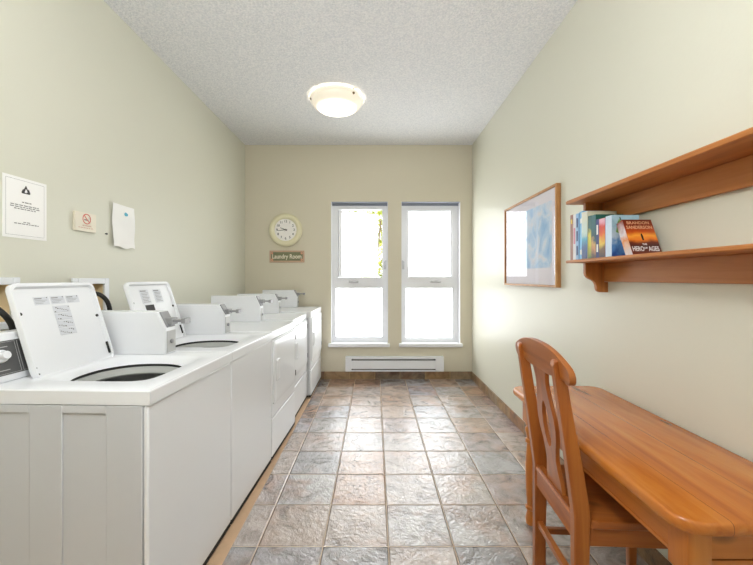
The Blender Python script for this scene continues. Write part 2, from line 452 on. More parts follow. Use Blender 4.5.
def window(n, hx, up, lo, open_sash):
    w = struct(bpy.data.objects.new('window_%d' % n, None)); COL.objects.link(w)
    x0, x1 = hx
    ux0, ux1, uz0, uz1 = up; lx0, lx1, lz0, lz1 = lo
    mb = MB()
    mb.box(x0, min(ux0, lx0), FY0, FY1, HZ0, HZ1 - 0.035).box(max(ux1, lx1), x1, FY0, FY1, HZ0, HZ1 - 0.035)
    a, b = min(ux0, lx0), max(ux1, lx1)
    mb.box(a, b, FY0, FY1, HZ0, lz0).box(a, b, FY0, FY1, lz1, uz0).box(a, b, FY0, FY1, uz1, HZ1 - 0.035)
    if ux0 > a: mb.box(a, ux0, FY0, FY1, uz0, uz1)
    if lx0 > a: mb.box(a, lx0, FY0, FY1, lz0, lz1)
    if ux1 < b: mb.box(ux1, b, FY0, FY1, uz0, uz1)
    if lx1 < b: mb.box(lx1, b, FY0, FY1, lz0, lz1)
    # thin glazing beads standing proud of the frame
    for (p, q, r, s) in (up, lo):
        rect_frame(mb, p - 0.012, q + 0.012, r - 0.012, s + 0.012, p, q, r, s, FY0 - 0.008, FY0)
    mb.build('window_frame', m_whitep, w)
    MB().box(x0, x1, FY0 + 0.002, FY1, HZ1 - 0.035, HZ1).build('head_shadow_strip', m_headshadow, w)  # strip coloured as the shadow along the top of the window
    lin_ = MB(); lin_.box(x0, x0 + 0.004, YB + 0.002, FY0, HZ0 + 0.02, HZ1).box(x1 - 0.004, x1, YB + 0.002, FY0, HZ0 + 0.02, HZ1)
    lin_.build('jamb_liner', m_whitep, w)
    MB().box(x0 + 0.004, x1 - 0.004, YB + 0.002, FY0, HZ1 - 0.004, HZ1).build('head_liner', m_headshadow, w)  # grey tone carries the shade under the reveal
    MB().box(x0 - 0.03, x1 + 0.02, YB - 0.05, YB - 0.0005, HZ0 - 0.020, HZ0 + 0.024).box(x0 + 0.005, x1 - 0.005, YB - 0.002, FY0, HZ0 + 0.001, HZ0 + 0.024).build('window_sill', m_whitep, w, bevel=0.006)
    MB().box(lx0, lx1, FY0 + 0.02, FY0 + 0.028, lz0, lz1).build('lower_pane', m_pane, w)
    sw = 0.028
    if open_sash:
        s = MB(); W = 0.585
        M = Matrix.Translation((ux0 + 0.004, FY0 + 0.03, 0)) @ Matrix.Rotation(math.radians(31), 4, 'Z')
        for bx in ((0, W, uz0 + .004, uz0 + 0.034), (0, W, uz1 - 0.034, uz1 - .004)): s.box(bx[0], bx[1], -0.015, 0.015, bx[2], bx[3], M)
        s.box(0, 0.045, -0.015, 0.015, uz0 + 0.034, uz1 - 0.034, M).box(W - 0.042, W, -0.015, 0.015, uz0 + 0.034, uz1 - 0.034, M)
        so = s.build('open_sash', m_whitep, w)
        MB().box(0.045, W - 0.042, -0.004, 0.004, uz0 + 0.034, uz1 - 0.034, M).build('sash_pane', m_pane, so)
    else:
        s = MB(); rect_frame(s, ux0, ux1, uz0, uz1, ux0 + 0.018, ux1 - 0.018, uz0 + 0.018, uz1 - 0.018, FY0 + 0.01, FY1 - 0.01)
        so = s.build('closed_sash', m_whitep, w)
        MB().box(ux0 + 0.018, ux1 - 0.018, FY0 + 0.025, FY0 + 0.033, uz0 + 0.018, uz1 - 0.018).build('sash_pane', m_pane, so)
    # crank on the middle rail and latch on the stile
    cx = -0.27 if n == 1 else 0.76
    k = MB(); zc = (uz0 + lz1) / 2 + 0.015
    k.box(cx - 0.06, cx + 0.06, FY0 - 0.03, FY0, zc - 0.012, zc + 0.014)
    k.tube(smooth_path([(cx - 0.045, FY0 - 0.03, zc), (cx, FY0 - 0.05, zc + 0.012), (cx + 0.05, FY0 - 0.05, zc + 0.004)]), 0.008)
    k.lathe([(0.012, 0), (0.012, 0.02), (0, 0.022)], c=(cx + 0.052, FY0 - 0.05, zc - 0.012), n=12)
    k.build('crank_handle', plain('crank_%d' % n, (196, 196, 198), rough=0.35), w)
    lx = x1 - 0.035 if n == 1 else x0 + 0.03
    k = MB(); k.box(lx - 0.012, lx + 0.012, FY0 - 0.012, FY0, 1.36, 1.46)
    k.tube(smooth_path([(lx, FY0 - 0.012, 1.40), (lx, FY0 - 0.035, 1.42), (lx + (0.01 if n == 1 else -0.01), FY0 - 0.03, 1.47)]), 0.007)
    k.build('sash_latch', plain('latch_%d' % n, (205, 205, 208), rough=0.4), w)

window(1, W1X, (-0.472, 0.092, 1.255, 2.115), (-0.492, 0.090, 0.508, 1.120), True)
window(2, W2X, (0.410, 0.975, 1.255, 2.110), (0.390, 0.978, 0.496, 1.120), False)

# ------------------------------------------------------------------ outside: ground and shrub seen through the open sash
struct(MB().box(-4, 5, YB + 0.35, 12, -0.3, -0.2).build('ground', plain('lawn', (120, 140, 70), rough=0.9, var=0.3, bscale=6), smooth=False))
def leafy(name, label, x, y, zr, n, rad):
    t = thing(name, label, 'shrub', (x, y, -0.2))
    b = MB()
    for k in range(6):
        a = k * 1.05
        b.tube(smooth_path([(0.03 * math.cos(a), 0.03 * math.sin(a), 0), (0.12 * math.cos(a), 0.12 * math.sin(a), 0.8), (0.3 * math.cos(a + .3), 0.3 * math.sin(a + .3), 1.7), (0.34 * math.cos(a + .5), 0.34 * math.sin(a + .5), 2.4)], 5), 0.014, n=6)
    b.build('stem', plain('bark', (120, 104, 80), rough=0.9), t)
    f = MB()
    for _ in range(n):
        th = random.uniform(0, 2 * PI); rr = rad * math.sqrt(random.random()); z = random.uniform(*zr)
        M = Matrix.Translation((rr * math.cos(th), rr * math.sin(th), z)) @ Matrix.Rotation(random.uniform(0, 2 * PI), 4, 'Z') @ Matrix.Rotation(random.uniform(-1, 1), 4, 'X') @ Matrix.Rotation(random.uniform(-0.9, 0.9), 4, 'Y')
        l = random.uniform(0.035, 0.065); w = l * 0.42
        v = [f.bm.verts.new(M @ Vector(q)) for q in ((0, -l, 0), (w, -l * .1, 0.006), (0, l, 0), (-w, -l * .1, 0.006))]
        c = f.bm.verts.new(M @ Vector((0, 0, -0.004)))
        for i in range(4): f.bm.faces.new((v[i], v[(i + 1) % 4], c))
    m, nt, p = new_mat('yellow_green_leaves')
    gi = nt.nodes.new('ShaderNodeNewGeometry')
    r = ramp(nt, [(0.0, (96, 118, 30)), (0.5, (164, 172, 60)), (1.0, (222, 214, 120))])
    nt.links.new(gi.outputs['Random Per Island'], r.inputs['Fac']); nt.links.new(r.outputs['Color'], p.inputs['Base Color'])
    f.build('foliage', m, t, smooth=False)
leafy('leafy_shrub', 'yellow green leafy shrub outside, seen through the gap of the open window sash', 0.10, 6.3, (0.6, 2.75), 2600, 0.55)

# ------------------------------------------------------------------ ceiling lamp and added fill light
def dome_mat(name, centre, edge, R, tint=(1.0, 0.93, 0.82, 1)):
    """glowing glass bowl, brightest round the bulbs in the middle"""
    m = bpy.data.materials.new(name); m.use_nodes = True; nt = m.node_tree; L = nt.links.new
    p = nt.nodes['Principled BSDF']
    tc = nt.nodes.new('ShaderNodeTexCoord'); ln = nt.nodes.new('ShaderNodeVectorMath'); ln.operation = 'LENGTH'
    mul = nt.nodes.new('ShaderNodeVectorMath'); mul.operation = 'MULTIPLY'; mul.inputs[1].default_value = (1, 1, 0)
    L(tc.outputs['Object'], mul.inputs[0]); L(mul.outputs[0], ln.inputs[0])
    mr = nt.nodes.new('ShaderNodeMapRange'); mr.inputs['From Min'].default_value = 0.05; mr.inputs['From Max'].default_value = R * 0.85
    mr.inputs['To Min'].default_value = centre; mr.inputs['To Max'].default_value = edge; mr.interpolation_type = 'SMOOTHSTEP'
    L(ln.outputs['Value'], mr.inputs['Value'])
    p.inputs['Base Color'].default_value = lin(245, 236, 214); p.inputs['Roughness'].default_value = 0.2
    p.inputs['Emission Color'].default_value = tint
    L(mr.outputs[0], p.inputs['Emission Strength'])
    return m

def ceiling_lamp(x, y, label, centre, edge):
    R = 0.232
    t = thing('ceiling_lamp', label, 'ceiling lamp', (x, y, ZC))
    MB().lathe([(0.12, 0), (0.12, -0.02), (0.11, -0.025)], n=40).build('base_plate', m_whitep, t)
    prof = [(R + 0.010, -0.012), (R + 0.014, -0.03), (R, -0.038)]
    for k in range(1, 13):
        a = k / 12 * PI / 2
        prof.append((R * math.cos(a), -0.038 - 0.095 * math.sin(a)))
    MB().lathe(prof, n=56, cap0=False).build('glass_bowl', dome_mat('glowing_bowl', centre, edge, R), t)
    m_br = plain('brass_clip', (120, 104, 70), rough=0.4, metal=0.6)
    for a in (75, 195, 315):
        q = math.radians(a); c = (R * 0.99 * math.cos(q), R * 0.99 * math.sin(q), 0)
        MB().lathe([(0.006, 0), (0.006, -0.03), (0.012, -0.034), (0.012, -0.044), (0.005, -0.052)], c=c, n=12).build('clip', m_br, t)
LAMP_C, LAMP_E, FILL_E = 7.0, 0.2, 19.5
ceiling_lamp(-0.35, 3.30, 'round frosted glass bowl lamp glowing on the textured ceiling nearest the windows', LAMP_C, LAMP_E)
def fill_globe(x, y, label, e):  # added light out of view, there to brighten the room
    t = thing('added_fill_globe', label, 'added fill light', (x, y, ZC))
    MB().lathe([(0.06, 0), (0.06, -0.02), (0.02, -0.035), (0.006, -0.04)], n=24).build('canopy', m_whitep, t)
    MB().tube([(0, 0, -0.03), (0, 0, -0.36)], 0.006).build('stem', m_whitep, t)
    prof = [(0.05, -0.35)] + [(0.2 * math.sin(math.radians(a)), -0.545 + 0.2 * math.cos(math.radians(a))) for a in range(15, 181, 8)] + [(0.0, -0.745)]
    MB().lathe(prof, n=40).build('glass_globe', dome_mat('fill_globe_glow', e, e, 0.2, (0.970, 0.985, 1.0, 1)), t)
fill_globe(-0.20, 0.35, 'added fill light, unseen white globe hung at the camera end of the room', FILL_E)

# ------------------------------------------------------------------ laundry machines
def cabinet(w, D, z0, z1, front, side_panels, root, top_open, name='cabinet'):
    mb = MB()
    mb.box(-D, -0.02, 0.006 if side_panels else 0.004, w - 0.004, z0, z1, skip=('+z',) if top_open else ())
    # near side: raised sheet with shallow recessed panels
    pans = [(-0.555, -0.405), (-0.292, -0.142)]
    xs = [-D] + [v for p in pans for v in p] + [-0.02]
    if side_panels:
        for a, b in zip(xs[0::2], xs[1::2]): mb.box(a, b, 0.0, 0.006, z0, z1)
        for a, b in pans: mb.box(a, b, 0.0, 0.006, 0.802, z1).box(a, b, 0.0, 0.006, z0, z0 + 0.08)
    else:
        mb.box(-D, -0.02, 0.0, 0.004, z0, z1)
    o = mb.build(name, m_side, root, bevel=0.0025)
    MB().box(-D + 0.03, -0.001, 0.006, w - 0.006, z0 - 0.020, z0 - 0.0003).build('toe_shadow', m_gap, root)  # black strip drawn in for the shadow gap under the cabinet
    if front: MB().box(-0.018, 0.0, 0.002, w - 0.002, z0, z1).build('front_panel', m_white, root, bevel=0.005)
    for (x, y) in ((-0.06, 0.06), (-0.06, w - 0.06), (-D + 0.06, 0.06), (-D + 0.06, w - 0.06)):
        MB().lathe([(0.022, 0), (0.022, 0.008), (0.008, 0.01), (0.008, z0 + 0.004)], c=(x, y, 0), n=14).build('levelling_foot', m_black, root)
    return o

def coin_box(root, y0, y1, zt, zh, back=0.0):
    prof = [(-0.688, zt), (-0.27 - back, zt), (-0.27 - back, zt + 0.125), (-0.312 - back, zh), (-0.688, zh)]
    b = MB().prism(prof, y0, y1).build('coin_box', m_white, root, bevel=0.003)
    ym = (y0 + y1) / 2
    MB().box(-0.2702 - back, -0.267 - back, y0 + 0.008, y1 - 0.008, zt + 0.008, zt + 0.112).build('coin_vault_door', plain('grey_vault', (186, 186, 184), rough=0.35), b)
    MB().lathe([(0.011, 0), (0.011, 0.006), (0.008, 0.008)], n=16, M=Matrix.Translation((-0.267 - back, ym, zt + 0.06)) @ Matrix.Rotation(PI / 2, 4, 'Y')).build('lock', m_chrome, b)
    s = MB()
    # chute plate on the sloping face, slide tongue and its push handle
    dx, dz = 0.042, (zh - zt - 0.125)
    ang = math.atan2(dz, dx)
    M = Matrix.Translation((-0.27 - back, ym, zt + 0.125)) @ Matrix.Rotation(-(PI / 2 - ang), 4, 'Y')
    s.box(-0.001, 0.008, -0.03, 0.03, 0.004, math.hypot(dx, dz) - 0.004, M)
    s.box(-0.30 - back, -0.195 - back, -0.02 + ym, 0.02 + ym, zh - 0.052, zh - 0.040)
    s.box(-0.205 - back, -0.185 - back, -0.026 + ym, 0.026 + ym, zh - 0.058, zh - 0.034)
    s.box(-0.31 - back, -0.25 - back, -0.026 + ym, 0.026 + ym, zh - 0.064, zh - 0.032)
    s.build('coin_slide', m_chrome, b, bevel=0.002)

def washer(label, loc, phi, w, lid_kind, cb, hy, tilt, zh):
    D = 0.68; ZT = 0.88; ZS = 0.832
    root = thing('washing_machine', label, 'washing machine', loc, phi, 'coin operated top loading washers')
    cabinet(w, D, 0.03, ZS - 0.003, True, True, root, True)
    # ---- top with the lid opening
    hx0, hx1, hy0, hy1 = -0.485, -0.085, 0.112, 0.530
    cx, cy = (hx0 + hx1) / 2, (hy0 + hy1) / 2
    ox0, ox1, oy0, oy1 = -D, 0.006, 0.0, w
    angs = [2 * PI * k / 72 for k in range(72)]
    for (qx, qy) in ((ox0, oy0), (ox1, oy0), (ox1, oy1), (ox0, oy1)):
        a = math.atan2(qy - cy, qx - cx) % (2 * PI)
        i = min(range(72), key=lambda k: abs((angs[k] - a + PI) % (2 * PI) - PI)); angs[i] = a
    def rect_pt(a, x0, x1, y0, y1):
        c, s = math.cos(a), math.sin(a)
        t = min([((x1 if c > 0 else x0) - cx) / c if abs(c) > 1e-9 else 1e9, ((y1 if s > 0 else y0) - cy) / s if abs(s) > 1e-9 else 1e9])
        return cx + c * t, cy + s * t
    def sup(a, rx, ry, n):
        c, s = math.cos(a), math.sin(a)
        r = (abs(c / rx) ** n + abs(s / ry) ** n) ** (-1 / n)
        return cx + r * c, cy + r * s
    def ring(fn, z): return [(*fn(a), z) for a in angs]
    i_ = 0.004
    rx, ry = (hx1 - hx0) / 2, (hy1 - hy0) / 2
    out = lambda a: rect_pt(a, ox0, ox1, oy0, oy1)
    inn = lambda a: rect_pt(a, ox0 + i_, ox1 - i_, oy0 + i_, oy1 - i_)
    rs = [ring(inn, ZS), ring(out, ZS), ring(out, ZT - i_), ring(lambda a: rect_pt(a, ox0 + .002, ox1 - .002, oy0 + .002, oy1 - .002), ZT - 0.002), ring(inn, ZT),
          ring(lambda a: sup(a, rx + 0.010, ry + 0.010, 7), ZT), ring(lambda a: sup(a, rx, ry, 7), ZT - 0.005)]
    def bowl(kx, ky, z, n=2.3, sh=-0.012): return [(q[0], q[1] + sh, z) for q in (sup(a, kx, ky, n) for a in angs)]
    rs += [bowl(rx - 0.004, ry - 0.006, ZT - 0.012, 4, -0.004), bowl(rx - 0.012, ry - 0.026, ZT - 0.030)]
    MB().rings(rs, False, False).build('top', m_white, root)
    # ---- tub: dark gap, pale splash ring, steel basket with agitator
    MB().rings([bowl(rx - 0.010, ry - 0.025, ZT - 0.0305), bowl(rx - 0.008, ry - 0.022, ZT - 0.034), bowl(rx - 0.008, ry - 0.022, ZT - 0.042)], False, False).build('tub_gasket', m_dark, root)
    MB().rings([bowl(rx - 0.008, ry - 0.022, ZT - 0.042), bowl(rx - 0.016, ry - 0.030, ZT - 0.044), bowl(rx - 0.032, ry - 0.048, ZT - 0.066), bowl(rx - 0.03, ry - 0.045, ZT - 0.072)], False, False).build('splash_ring', plain('pale_grey_plastic', (178, 180, 176), rough=0.4), root)
    tb = MB().rings([bowl(rx - 0.028, ry - 0.043, ZT - 0.073), bowl(rx + 0.01, ry, ZT - 0.11, 2), bowl(rx + 0.01, ry, 0.42, 2), bowl(rx - 0.02, ry - 0.03, 0.38, 2)], False, True).build('tub', m_steel, root)
    MB().lathe([(0.10, 0.38), (0.06, 0.44), (0.035, 0.52), (0.032, 0.72), (0.038, 0.74), (0.03, 0.765), (0.0, 0.77)], c=(cx, cy - 0.012, 0), n=24).build('agitator', plain('grey_agitator', (206, 208, 208), rough=0.35), tb)
    # ---- open lid leaning back on its hinge
    LW, LL, T = 0.382, 0.375, 0.026
    # lid space: u along y, v up the lid, n towards the camera side (+x)
    M = Matrix.Translation((-0.500, hy, ZT - 0.006)) @ Matrix.Rotation(-tilt, 4, 'Y')
    def L3(u, v, n): return M @ Vector((n, u, v))
    def rr(d, n, rc=0.03): return [L3(q[0], q[1], n) for q in round_rect(d, LW - d, d, LL - d, max(rc - d, 0.006), 5)]
    def rr2(d, n, rc=0.03): return [L3(q[0], q[1], n) for q in round_rect(d, LW - d, 0.004 + d * 0.2, LL - d * 1.7, max(rc - d, 0.006), 5)]
    lid = MB().rings([rr(0.004, -T), rr(0.0, -T + 0.005), rr(0.0, -0.003), rr(0.002, 0.0), rr2(0.009, 0.0), rr2(0.013, -0.012), ]).build('lid', m_white, root)
    for (u, v) in ((0.018, 0.255), (LW - 0.022, 0.215), (0.016, 0.045), (0.02, 0.02)):
        r = 0.0065 if v > 0.1 else 0.003
        MB().lathe([(r, 0), (r, 0.004), (r * 0.6, 0.006)], n=12, M=M @ Matrix.Translation((-0.012, u, v)) @ Matrix.Rotation(PI / 2, 4, 'Y')).build('lid_bumper' if r > 0.005 else 'lid_screw', m_dark, lid)
    b = MB(); b.box(-0.011, -0.004, LW - 0.02, LW - 0.014, 0.03, 0.085, M); b.build('lid_latch', m_dark, lid)
    n0 = -0.0112
    def decal(marks, u0, u1, v0, v1):
        """a sticker: its sheet plus the printed marks, one mesh with three materials"""
        d = MB(); bm = d.bm
        d.box(n0 - 0.0004, n0, u0, u1, v0, v1, M); k = len(bm.faces)
        mats = [0] * k
        for (mi, a, b_, c, e) in marks:
            n = n0 + 0.0004
            vs_ = [bm.verts.new(M @ Vector((n, q[0], q[1]))) for q in ((a, c), (b_, c), (b_, e), (a, e))]
            bm.faces.new(vs_).material_index = mi
        d.build('instruction_decal', [m_decal, m_greyline, m_print], lid, smooth=False)
    if lid_kind == 0:
        for k in range(3):
            u = 0.085 + k * 0.071
            mk = [(1, u + 0.004, u + 0.034, 0.309, 0.3135), (2, u + 0.054, u + 0.058, 0.312, 0.316)]
            mk += [(1, u + 0.004, u + 0.056 - 0.01 * j, 0.303 - j * 0.006, 0.3045 - j * 0.006) for j in range(3)]
            decal(mk, u, u + 0.064, 0.285, 0.318)
        for k in range(4):
            v = 0.247 - k * 0.032; mk = [(1, 0.155, 0.232, v + 0.0002, v + 0.0009)]
            for q in range(9):
                u = 0.158 + 0.068 * ((q * 0.37 + k * 0.21) % 1); vv = v + 0.003 + 0.02 * ((q * 0.61) % 1)
                mk.append((1 if q % 3 else 2, u, u + 0.006, vv, vv + 0.0035))
            decal(mk, 0.155, 0.232, v, v + 0.029)
    else:
        for u in (0.095, 0.21):
            mk = [(1, u + 0.006, u + 0.055, 0.318, 0.324)]
            mk += [(1, u + 0.012, u + 0.07 - 0.008 * (j % 3), 0.308 - j * 0.009, 0.3105 - j * 0.009) for j in range(7)]
            decal(mk, u, u + 0.075, 0.245, 0.33)
        decal([(2, 0.107, 0.183, 0.202, 0.237)], 0.105, 0.185, 0.20, 0.239)
    # ---- rear console with control panel, knob and buttons
    cp = [(-D + 0.005, ZT), (-0.565, ZT), (-0.562, ZT + 0.02), (-0.600, ZT + 0.155), (-0.612, ZT + 0.17), (-D + 0.005, ZT + 0.17)]
    con = MB().prism(cp, 0.004, 0.555).build('console', m_white, root, bevel=0.006)
    ta = math.atan2(0.038, 0.135)
    C = Matrix.Translation((-0.562, 0, ZT + 0.02)) @ Matrix.Rotation(-ta, 4, 'Y')
    MB().box(-0.001, 0.0025, 0.012, 0.548, 0.006, 0.128, C).build('control_panel', m_panel, con, bevel=0.001)
    ln = MB(); wl = 0.0012
    def fr(y0, y1, v0, v1):
        ln.box(0.0025, 0.0032, y0, y1, v0, v0 + wl, C).box(0.0025, 0.0032, y0, y1, v1 - wl, v1, C)
        ln.box(0.0025, 0.0032, y0, y0 + wl, v0, v1, C).box(0.0025, 0.0032, y1 - wl, y1, v0, v1, C)
    fr(0.016, 0.128, 0.01, 0.124); fr(0.135, 0.235, 0.01, 0.124); fr(0.24, 0.545, 0.01, 0.124)
    for k in range(3): fr(0.153, 0.193, 0.02 + k * 0.031, 0.045 + k * 0.031)
    ln.box(0.0025, 0.0032, 0.03, 0.09, 0.022, 0.025, C).box(0.0025, 0.0032, 0.15, 0.2, 0.114, 0.117, C)
    ln.box(0.0025, 0.0032, 0.05, 0.1, 0.105, 0.108, C)
    ln.build('panel_print', plain('panel_lines', (190, 190, 190), rough=0.5), con, smooth=False)
    for k in range(3):
        MB().box(0.002, 0.007, 0.160, 0.186, 0.025 + k * 0.031, 0.040 + k * 0.031, C).build('button', m_dark, con, bevel=0.001)
    MB().lathe([(0.024, 0), (0.022, 0.008), (0.016, 0.010), (0.014, 0.026), (0.0, 0.027)], n=24, M=C @ Matrix.Translation((0.0025, 0.070, 0.075)) @ Matrix.Rotation(PI / 2, 4, 'Y')).build('knob', m_white, con)
    coin_box(root, cb[0], cb[1], ZT + 0.0005, zh, 0.012)
    return root

def dryer(label, loc, phi, w, ZT, cb, zh):
    D = 0.68; ZS = ZT - 0.056
    root = thing('clothes_dryer', label, 'clothes dryer', loc, phi, 'coin operated front loading dryers')
    cabinet(w, D, 0.035, ZS - 0.003, False, False, root, False)
    MB().box(-D, 0.004, 0.0, w, ZS, ZT).build('top', m_white, root, bevel=0.006, seg=3)
    MB().box(-0.018, 0.0, 0.002, w - 0.002, 0.30, ZS - 0.003).build('front_panel', m_white, root, bevel=0.003)
    MB().box(-0.018, 0.003, 0.002, w - 0.002, 0.035, 0.292).build('lower_panel', m_white, root, bevel=0.006)
    # door: slightly pillowed slab
    y0, y1, z0, z1 = 0.022, w - 0.035, 0.385, ZS - 0.012
    r = lambda d, x: [(x, q[0], q[1]) for q in round_rect(y0 + d, y1 - d, z0 + d, z1 - d, 0.014, 4)]
    door = MB().rings([r(0, 0.0), r(0, 0.010), r(0.003, 0.014), r(0.012, 0.0155), r(0.05, 0.0165)]).build('door', m_white, root)
    h = MB()
    rr = lambda d, x: [(x, q[0], q[1]) for q in round_rect(0.05 + d, 0.13 - d, 0.535 + d, 0.685 - d, 0.012, 3)]
    h.rings([rr(0, 0.0155), rr(0.002, 0.022), rr(0.008, 0.024), rr(0.014, 0.018)])
    h.box(0.016, 0.028, 0.060, 0.070, 0.545, 0.675)
    h.build('handle', m_white, door, bevel=0.003)
    for z in (0.735, 0.435):
        MB().box(0.0, 0.017, y1 + 0.002, y1 + 0.012, z, z + 0.045).build('hinge', plain('hinge_steel', (96, 94, 92), rough=0.4, metal=0.6), root, bevel=0.002)
    coin_box(root, cb[0], cb[1], ZT + 0.0005, zh)
    return root

PH = -math.atan(0.035)
washer('white top loading washer nearest the camera, lid open with pictogram stickers', (-0.7436, 1.183, 0), PH, 0.628, 0, (0.543, 0.627), 0.126, math.radians(17.5), 1.087)
washer('second white top loading washer, open lid carries a dark sticker block', (-0.7216, 1.813, 0), PH, 0.628, 1, (0.543, 0.627), 0.100, math.radians(18.5), 1.076)
dryer('white dryer right beside the second washer, door with pull handle', (-0.6996, 2.444, 0), PH, 0.612, 0.886, (0.542, 0.612), 1.102)
dryer('white dryer in the middle of the three dryers', (-0.706, 3.084, 0), 0.0, 0.646, 0.89, (0.57, 0.644), 1.09)
dryer('white dryer standing against the window wall, front sticking out slightly', (-0.665, 3.735, 0), 0.0, 0.70, 0.90, (0.60, 0.68), 1.105)

# ------------------------------------------------------------------ recessed hose boxes and hoses on the left wall
m_brown = plain('beige_recess', (232, 212, 172), rough=0.8, var=0.1, bscale=14)
m_brass = plain('brass_valve', (176, 140, 80), rough=0.35, metal=1.0)
for i, (y0, y1, z0, z1) in enumerate(OB):
    lab = ('white framed hose outlet box at the left picture edge, above the first washer', 'white framed hose outlet box with black hose, between the two open washer lids')[i]
    t = thing('hose_outlet_box', lab, 'outlet box', (XL, (y0 + y1) / 2, z0), 0, 'recessed hose boxes above the washers')
    w2, h = (y1 - y0) / 2, z1 - z0
    mb = MB(); e = 0.033
    mb.box(0.001, 0.014, -w2 - e, -w2, -e, h + e).box(0.001, 0.014, w2, w2 + e, -e, h + e).box(0.001, 0.014, -w2, w2, h, h + e).box(0.001, 0.014, -w2, w2, -e, 0)
    mb.build('frame', m_white, t, bevel=0.003)
    mb = MB(); mb.box(-0.06, -0.002, -w2 + .001, w2 - .001, 0.001, h - .001, skip=('+x',)); mb.build('recess', m_brown, t, smooth=False)
    for k in (-0.055, -0.083):
        v = MB(); v.lathe([(0.012, -0.058), (0.012, -0.03), (0.016, -0.03), (0.016, -0.01), (0.011, -0.01), (0.011, 0.012)], n=14, M=Matrix.Translation((0, k, h * 0.62)) @ Matrix.Rotation(PI / 2, 4, 'Y'))
        v.box(-0.03, -0.022, k - 0.012, k + 0.012, h * 0.62 + 0.014, h * 0.62 + 0.022)
        v.build('valve', m_brass, t)
    yc = (y0 + y1) / 2; zv = z0 + h * 0.62
    dz = -0.035 if i == 0 else 0.0
    for k, (dy, m, nm) in enumerate(((-0.055, m_black, 'black rubber'),)):
        ya = yc + dy; sg = 1 if k == 0 else -0.6
        P = [(XL + 0.013, ya, zv), (XL + 0.05, ya + sg * 0.004, zv + 0.01 + dz * 0.5), (XL + 0.09, ya + sg * 0.02, zv - 0.004 + dz), (XL + 0.115, ya + sg * 0.038, zv - 0.05 + dz),
             (XL + 0.125, ya + sg * 0.045, zv - 0.14), (XL + 0.13, ya + sg * 0.046, zv - 0.30), (XL + 0.12, ya + sg * 0.046, 0.45), (XL + 0.115, ya + sg * 0.046, 0.12), (XL + 0.10, ya + sg * 0.06, 0.03), (XL + 0.08, ya + sg * 0.11, 0.0125)]
        if i == 0: lb = nm + ' hose arching from the outlet box at the left picture edge'
        else: lb = nm + ' hose arching from the outlet box between the two washer lids'
        tag(MB().tube(smooth_path(P), 0.0115, n=12).build('water_hose', m), lb, 'hose', 'washer supply hoses')

# ------------------------------------------------------------------ papers and sign on the left wall
def on_left(y, z, off): return (XL + off, y, z)
def left_frame(y, z, off): return frame_of(on_left(y, z, off), (0, 1, 0), (0, 0, 1))
# framed-border notice
t = thing('wall_notice', 'large white printed notice with thin border and tree emblem, leftmost on wall', 'notice', (XL, 1.665, 1.431))
MB().box(0.0005, 0.002, -0.1045, 0.1045, 0.0, 0.276).build('sheet', m_paper, t)
b = MB()
x_ = 0.0022
for (a0, a1, z0, z1) in ((-0.092, 0.092, 0.012, 0.0135), (-0.092, 0.092, 0.2625, 0.264), (-0.092, -0.0905, 0.012, 0.264), (0.0905, 0.092, 0.012, 0.264)):
    b.box(0.002, x_, a0, a1, z0, z1)
b.build('border', plain('notice_border', (178, 178, 176), rough=0.7), t, smooth=False)
b = MB(); F = lambda y, z: frame_of((0.0023, y, z), (0, 1, 0), (0, 0, 1))
def word_line(bm, x, yc, z, width, h, seed, mi=0):
    """one line of print too small to read: word-length strokes on a paper surface"""
    rnd = random.Random(seed); y = yc - width / 2
    while y < yc + width / 2 - 0.004:
        l = min(rnd.uniform(0.008, 0.02), yc + width / 2 - y)
        f = bm.faces.new([bm.verts.new((x, q[0], q[1])) for q in ((y, z - h / 2), (y + l, z - h / 2), (y + l, z + h / 2), (y, z + h / 2))])
        y += l + 0.0035
m_nink = plain('notice_ink', (126, 124, 122), rough=0.7)
word_line(b.bm, 0.0023, 0.004, 0.165, 0.045, 0.0045, 1); b.build('notice_heading', m_nink, t, smooth=False)
b = MB()
for i in range(3): word_line(b.bm, 0.0023, 0.0, 0.150 - i * 0.0085, (0.142, 0.146, 0.11)[i], 0.0042, 5 + i)
b.build('notice_body', m_nink, t, smooth=False)
b = MB(); word_line(b.bm, 0.0023, 0.004, 0.074, 0.032, 0.0036, 11); word_line(b.bm, 0.0023, 0.004, 0.066, 0.118, 0.0040, 12)
b.build('notice_signature', m_nink, t, smooth=False)
b = MB()
for (c, wd, ht, zz) in ((0.0, 0.03, 0.03, 0.215), (-0.013, 0.016, 0.017, 0.211), (0.013, 0.018, 0.02, 0.211)):
    b.prism([(c - wd / 2, zz), (c + wd / 2, zz), (c, zz + ht)], 0.002, 0.0024, axis='X')
b.box(0.002, 0.0024, -0.02, 0.02, 0.206, 0.211)
b.build('emblem', m_print, t, smooth=False)
MB().prism([(-0.006, 0.214), (0.008, 0.214), (0.0, 0.229)], 0.0024, 0.0028, axis='X').build('emblem_highlight', m_paper, t, smooth=False)
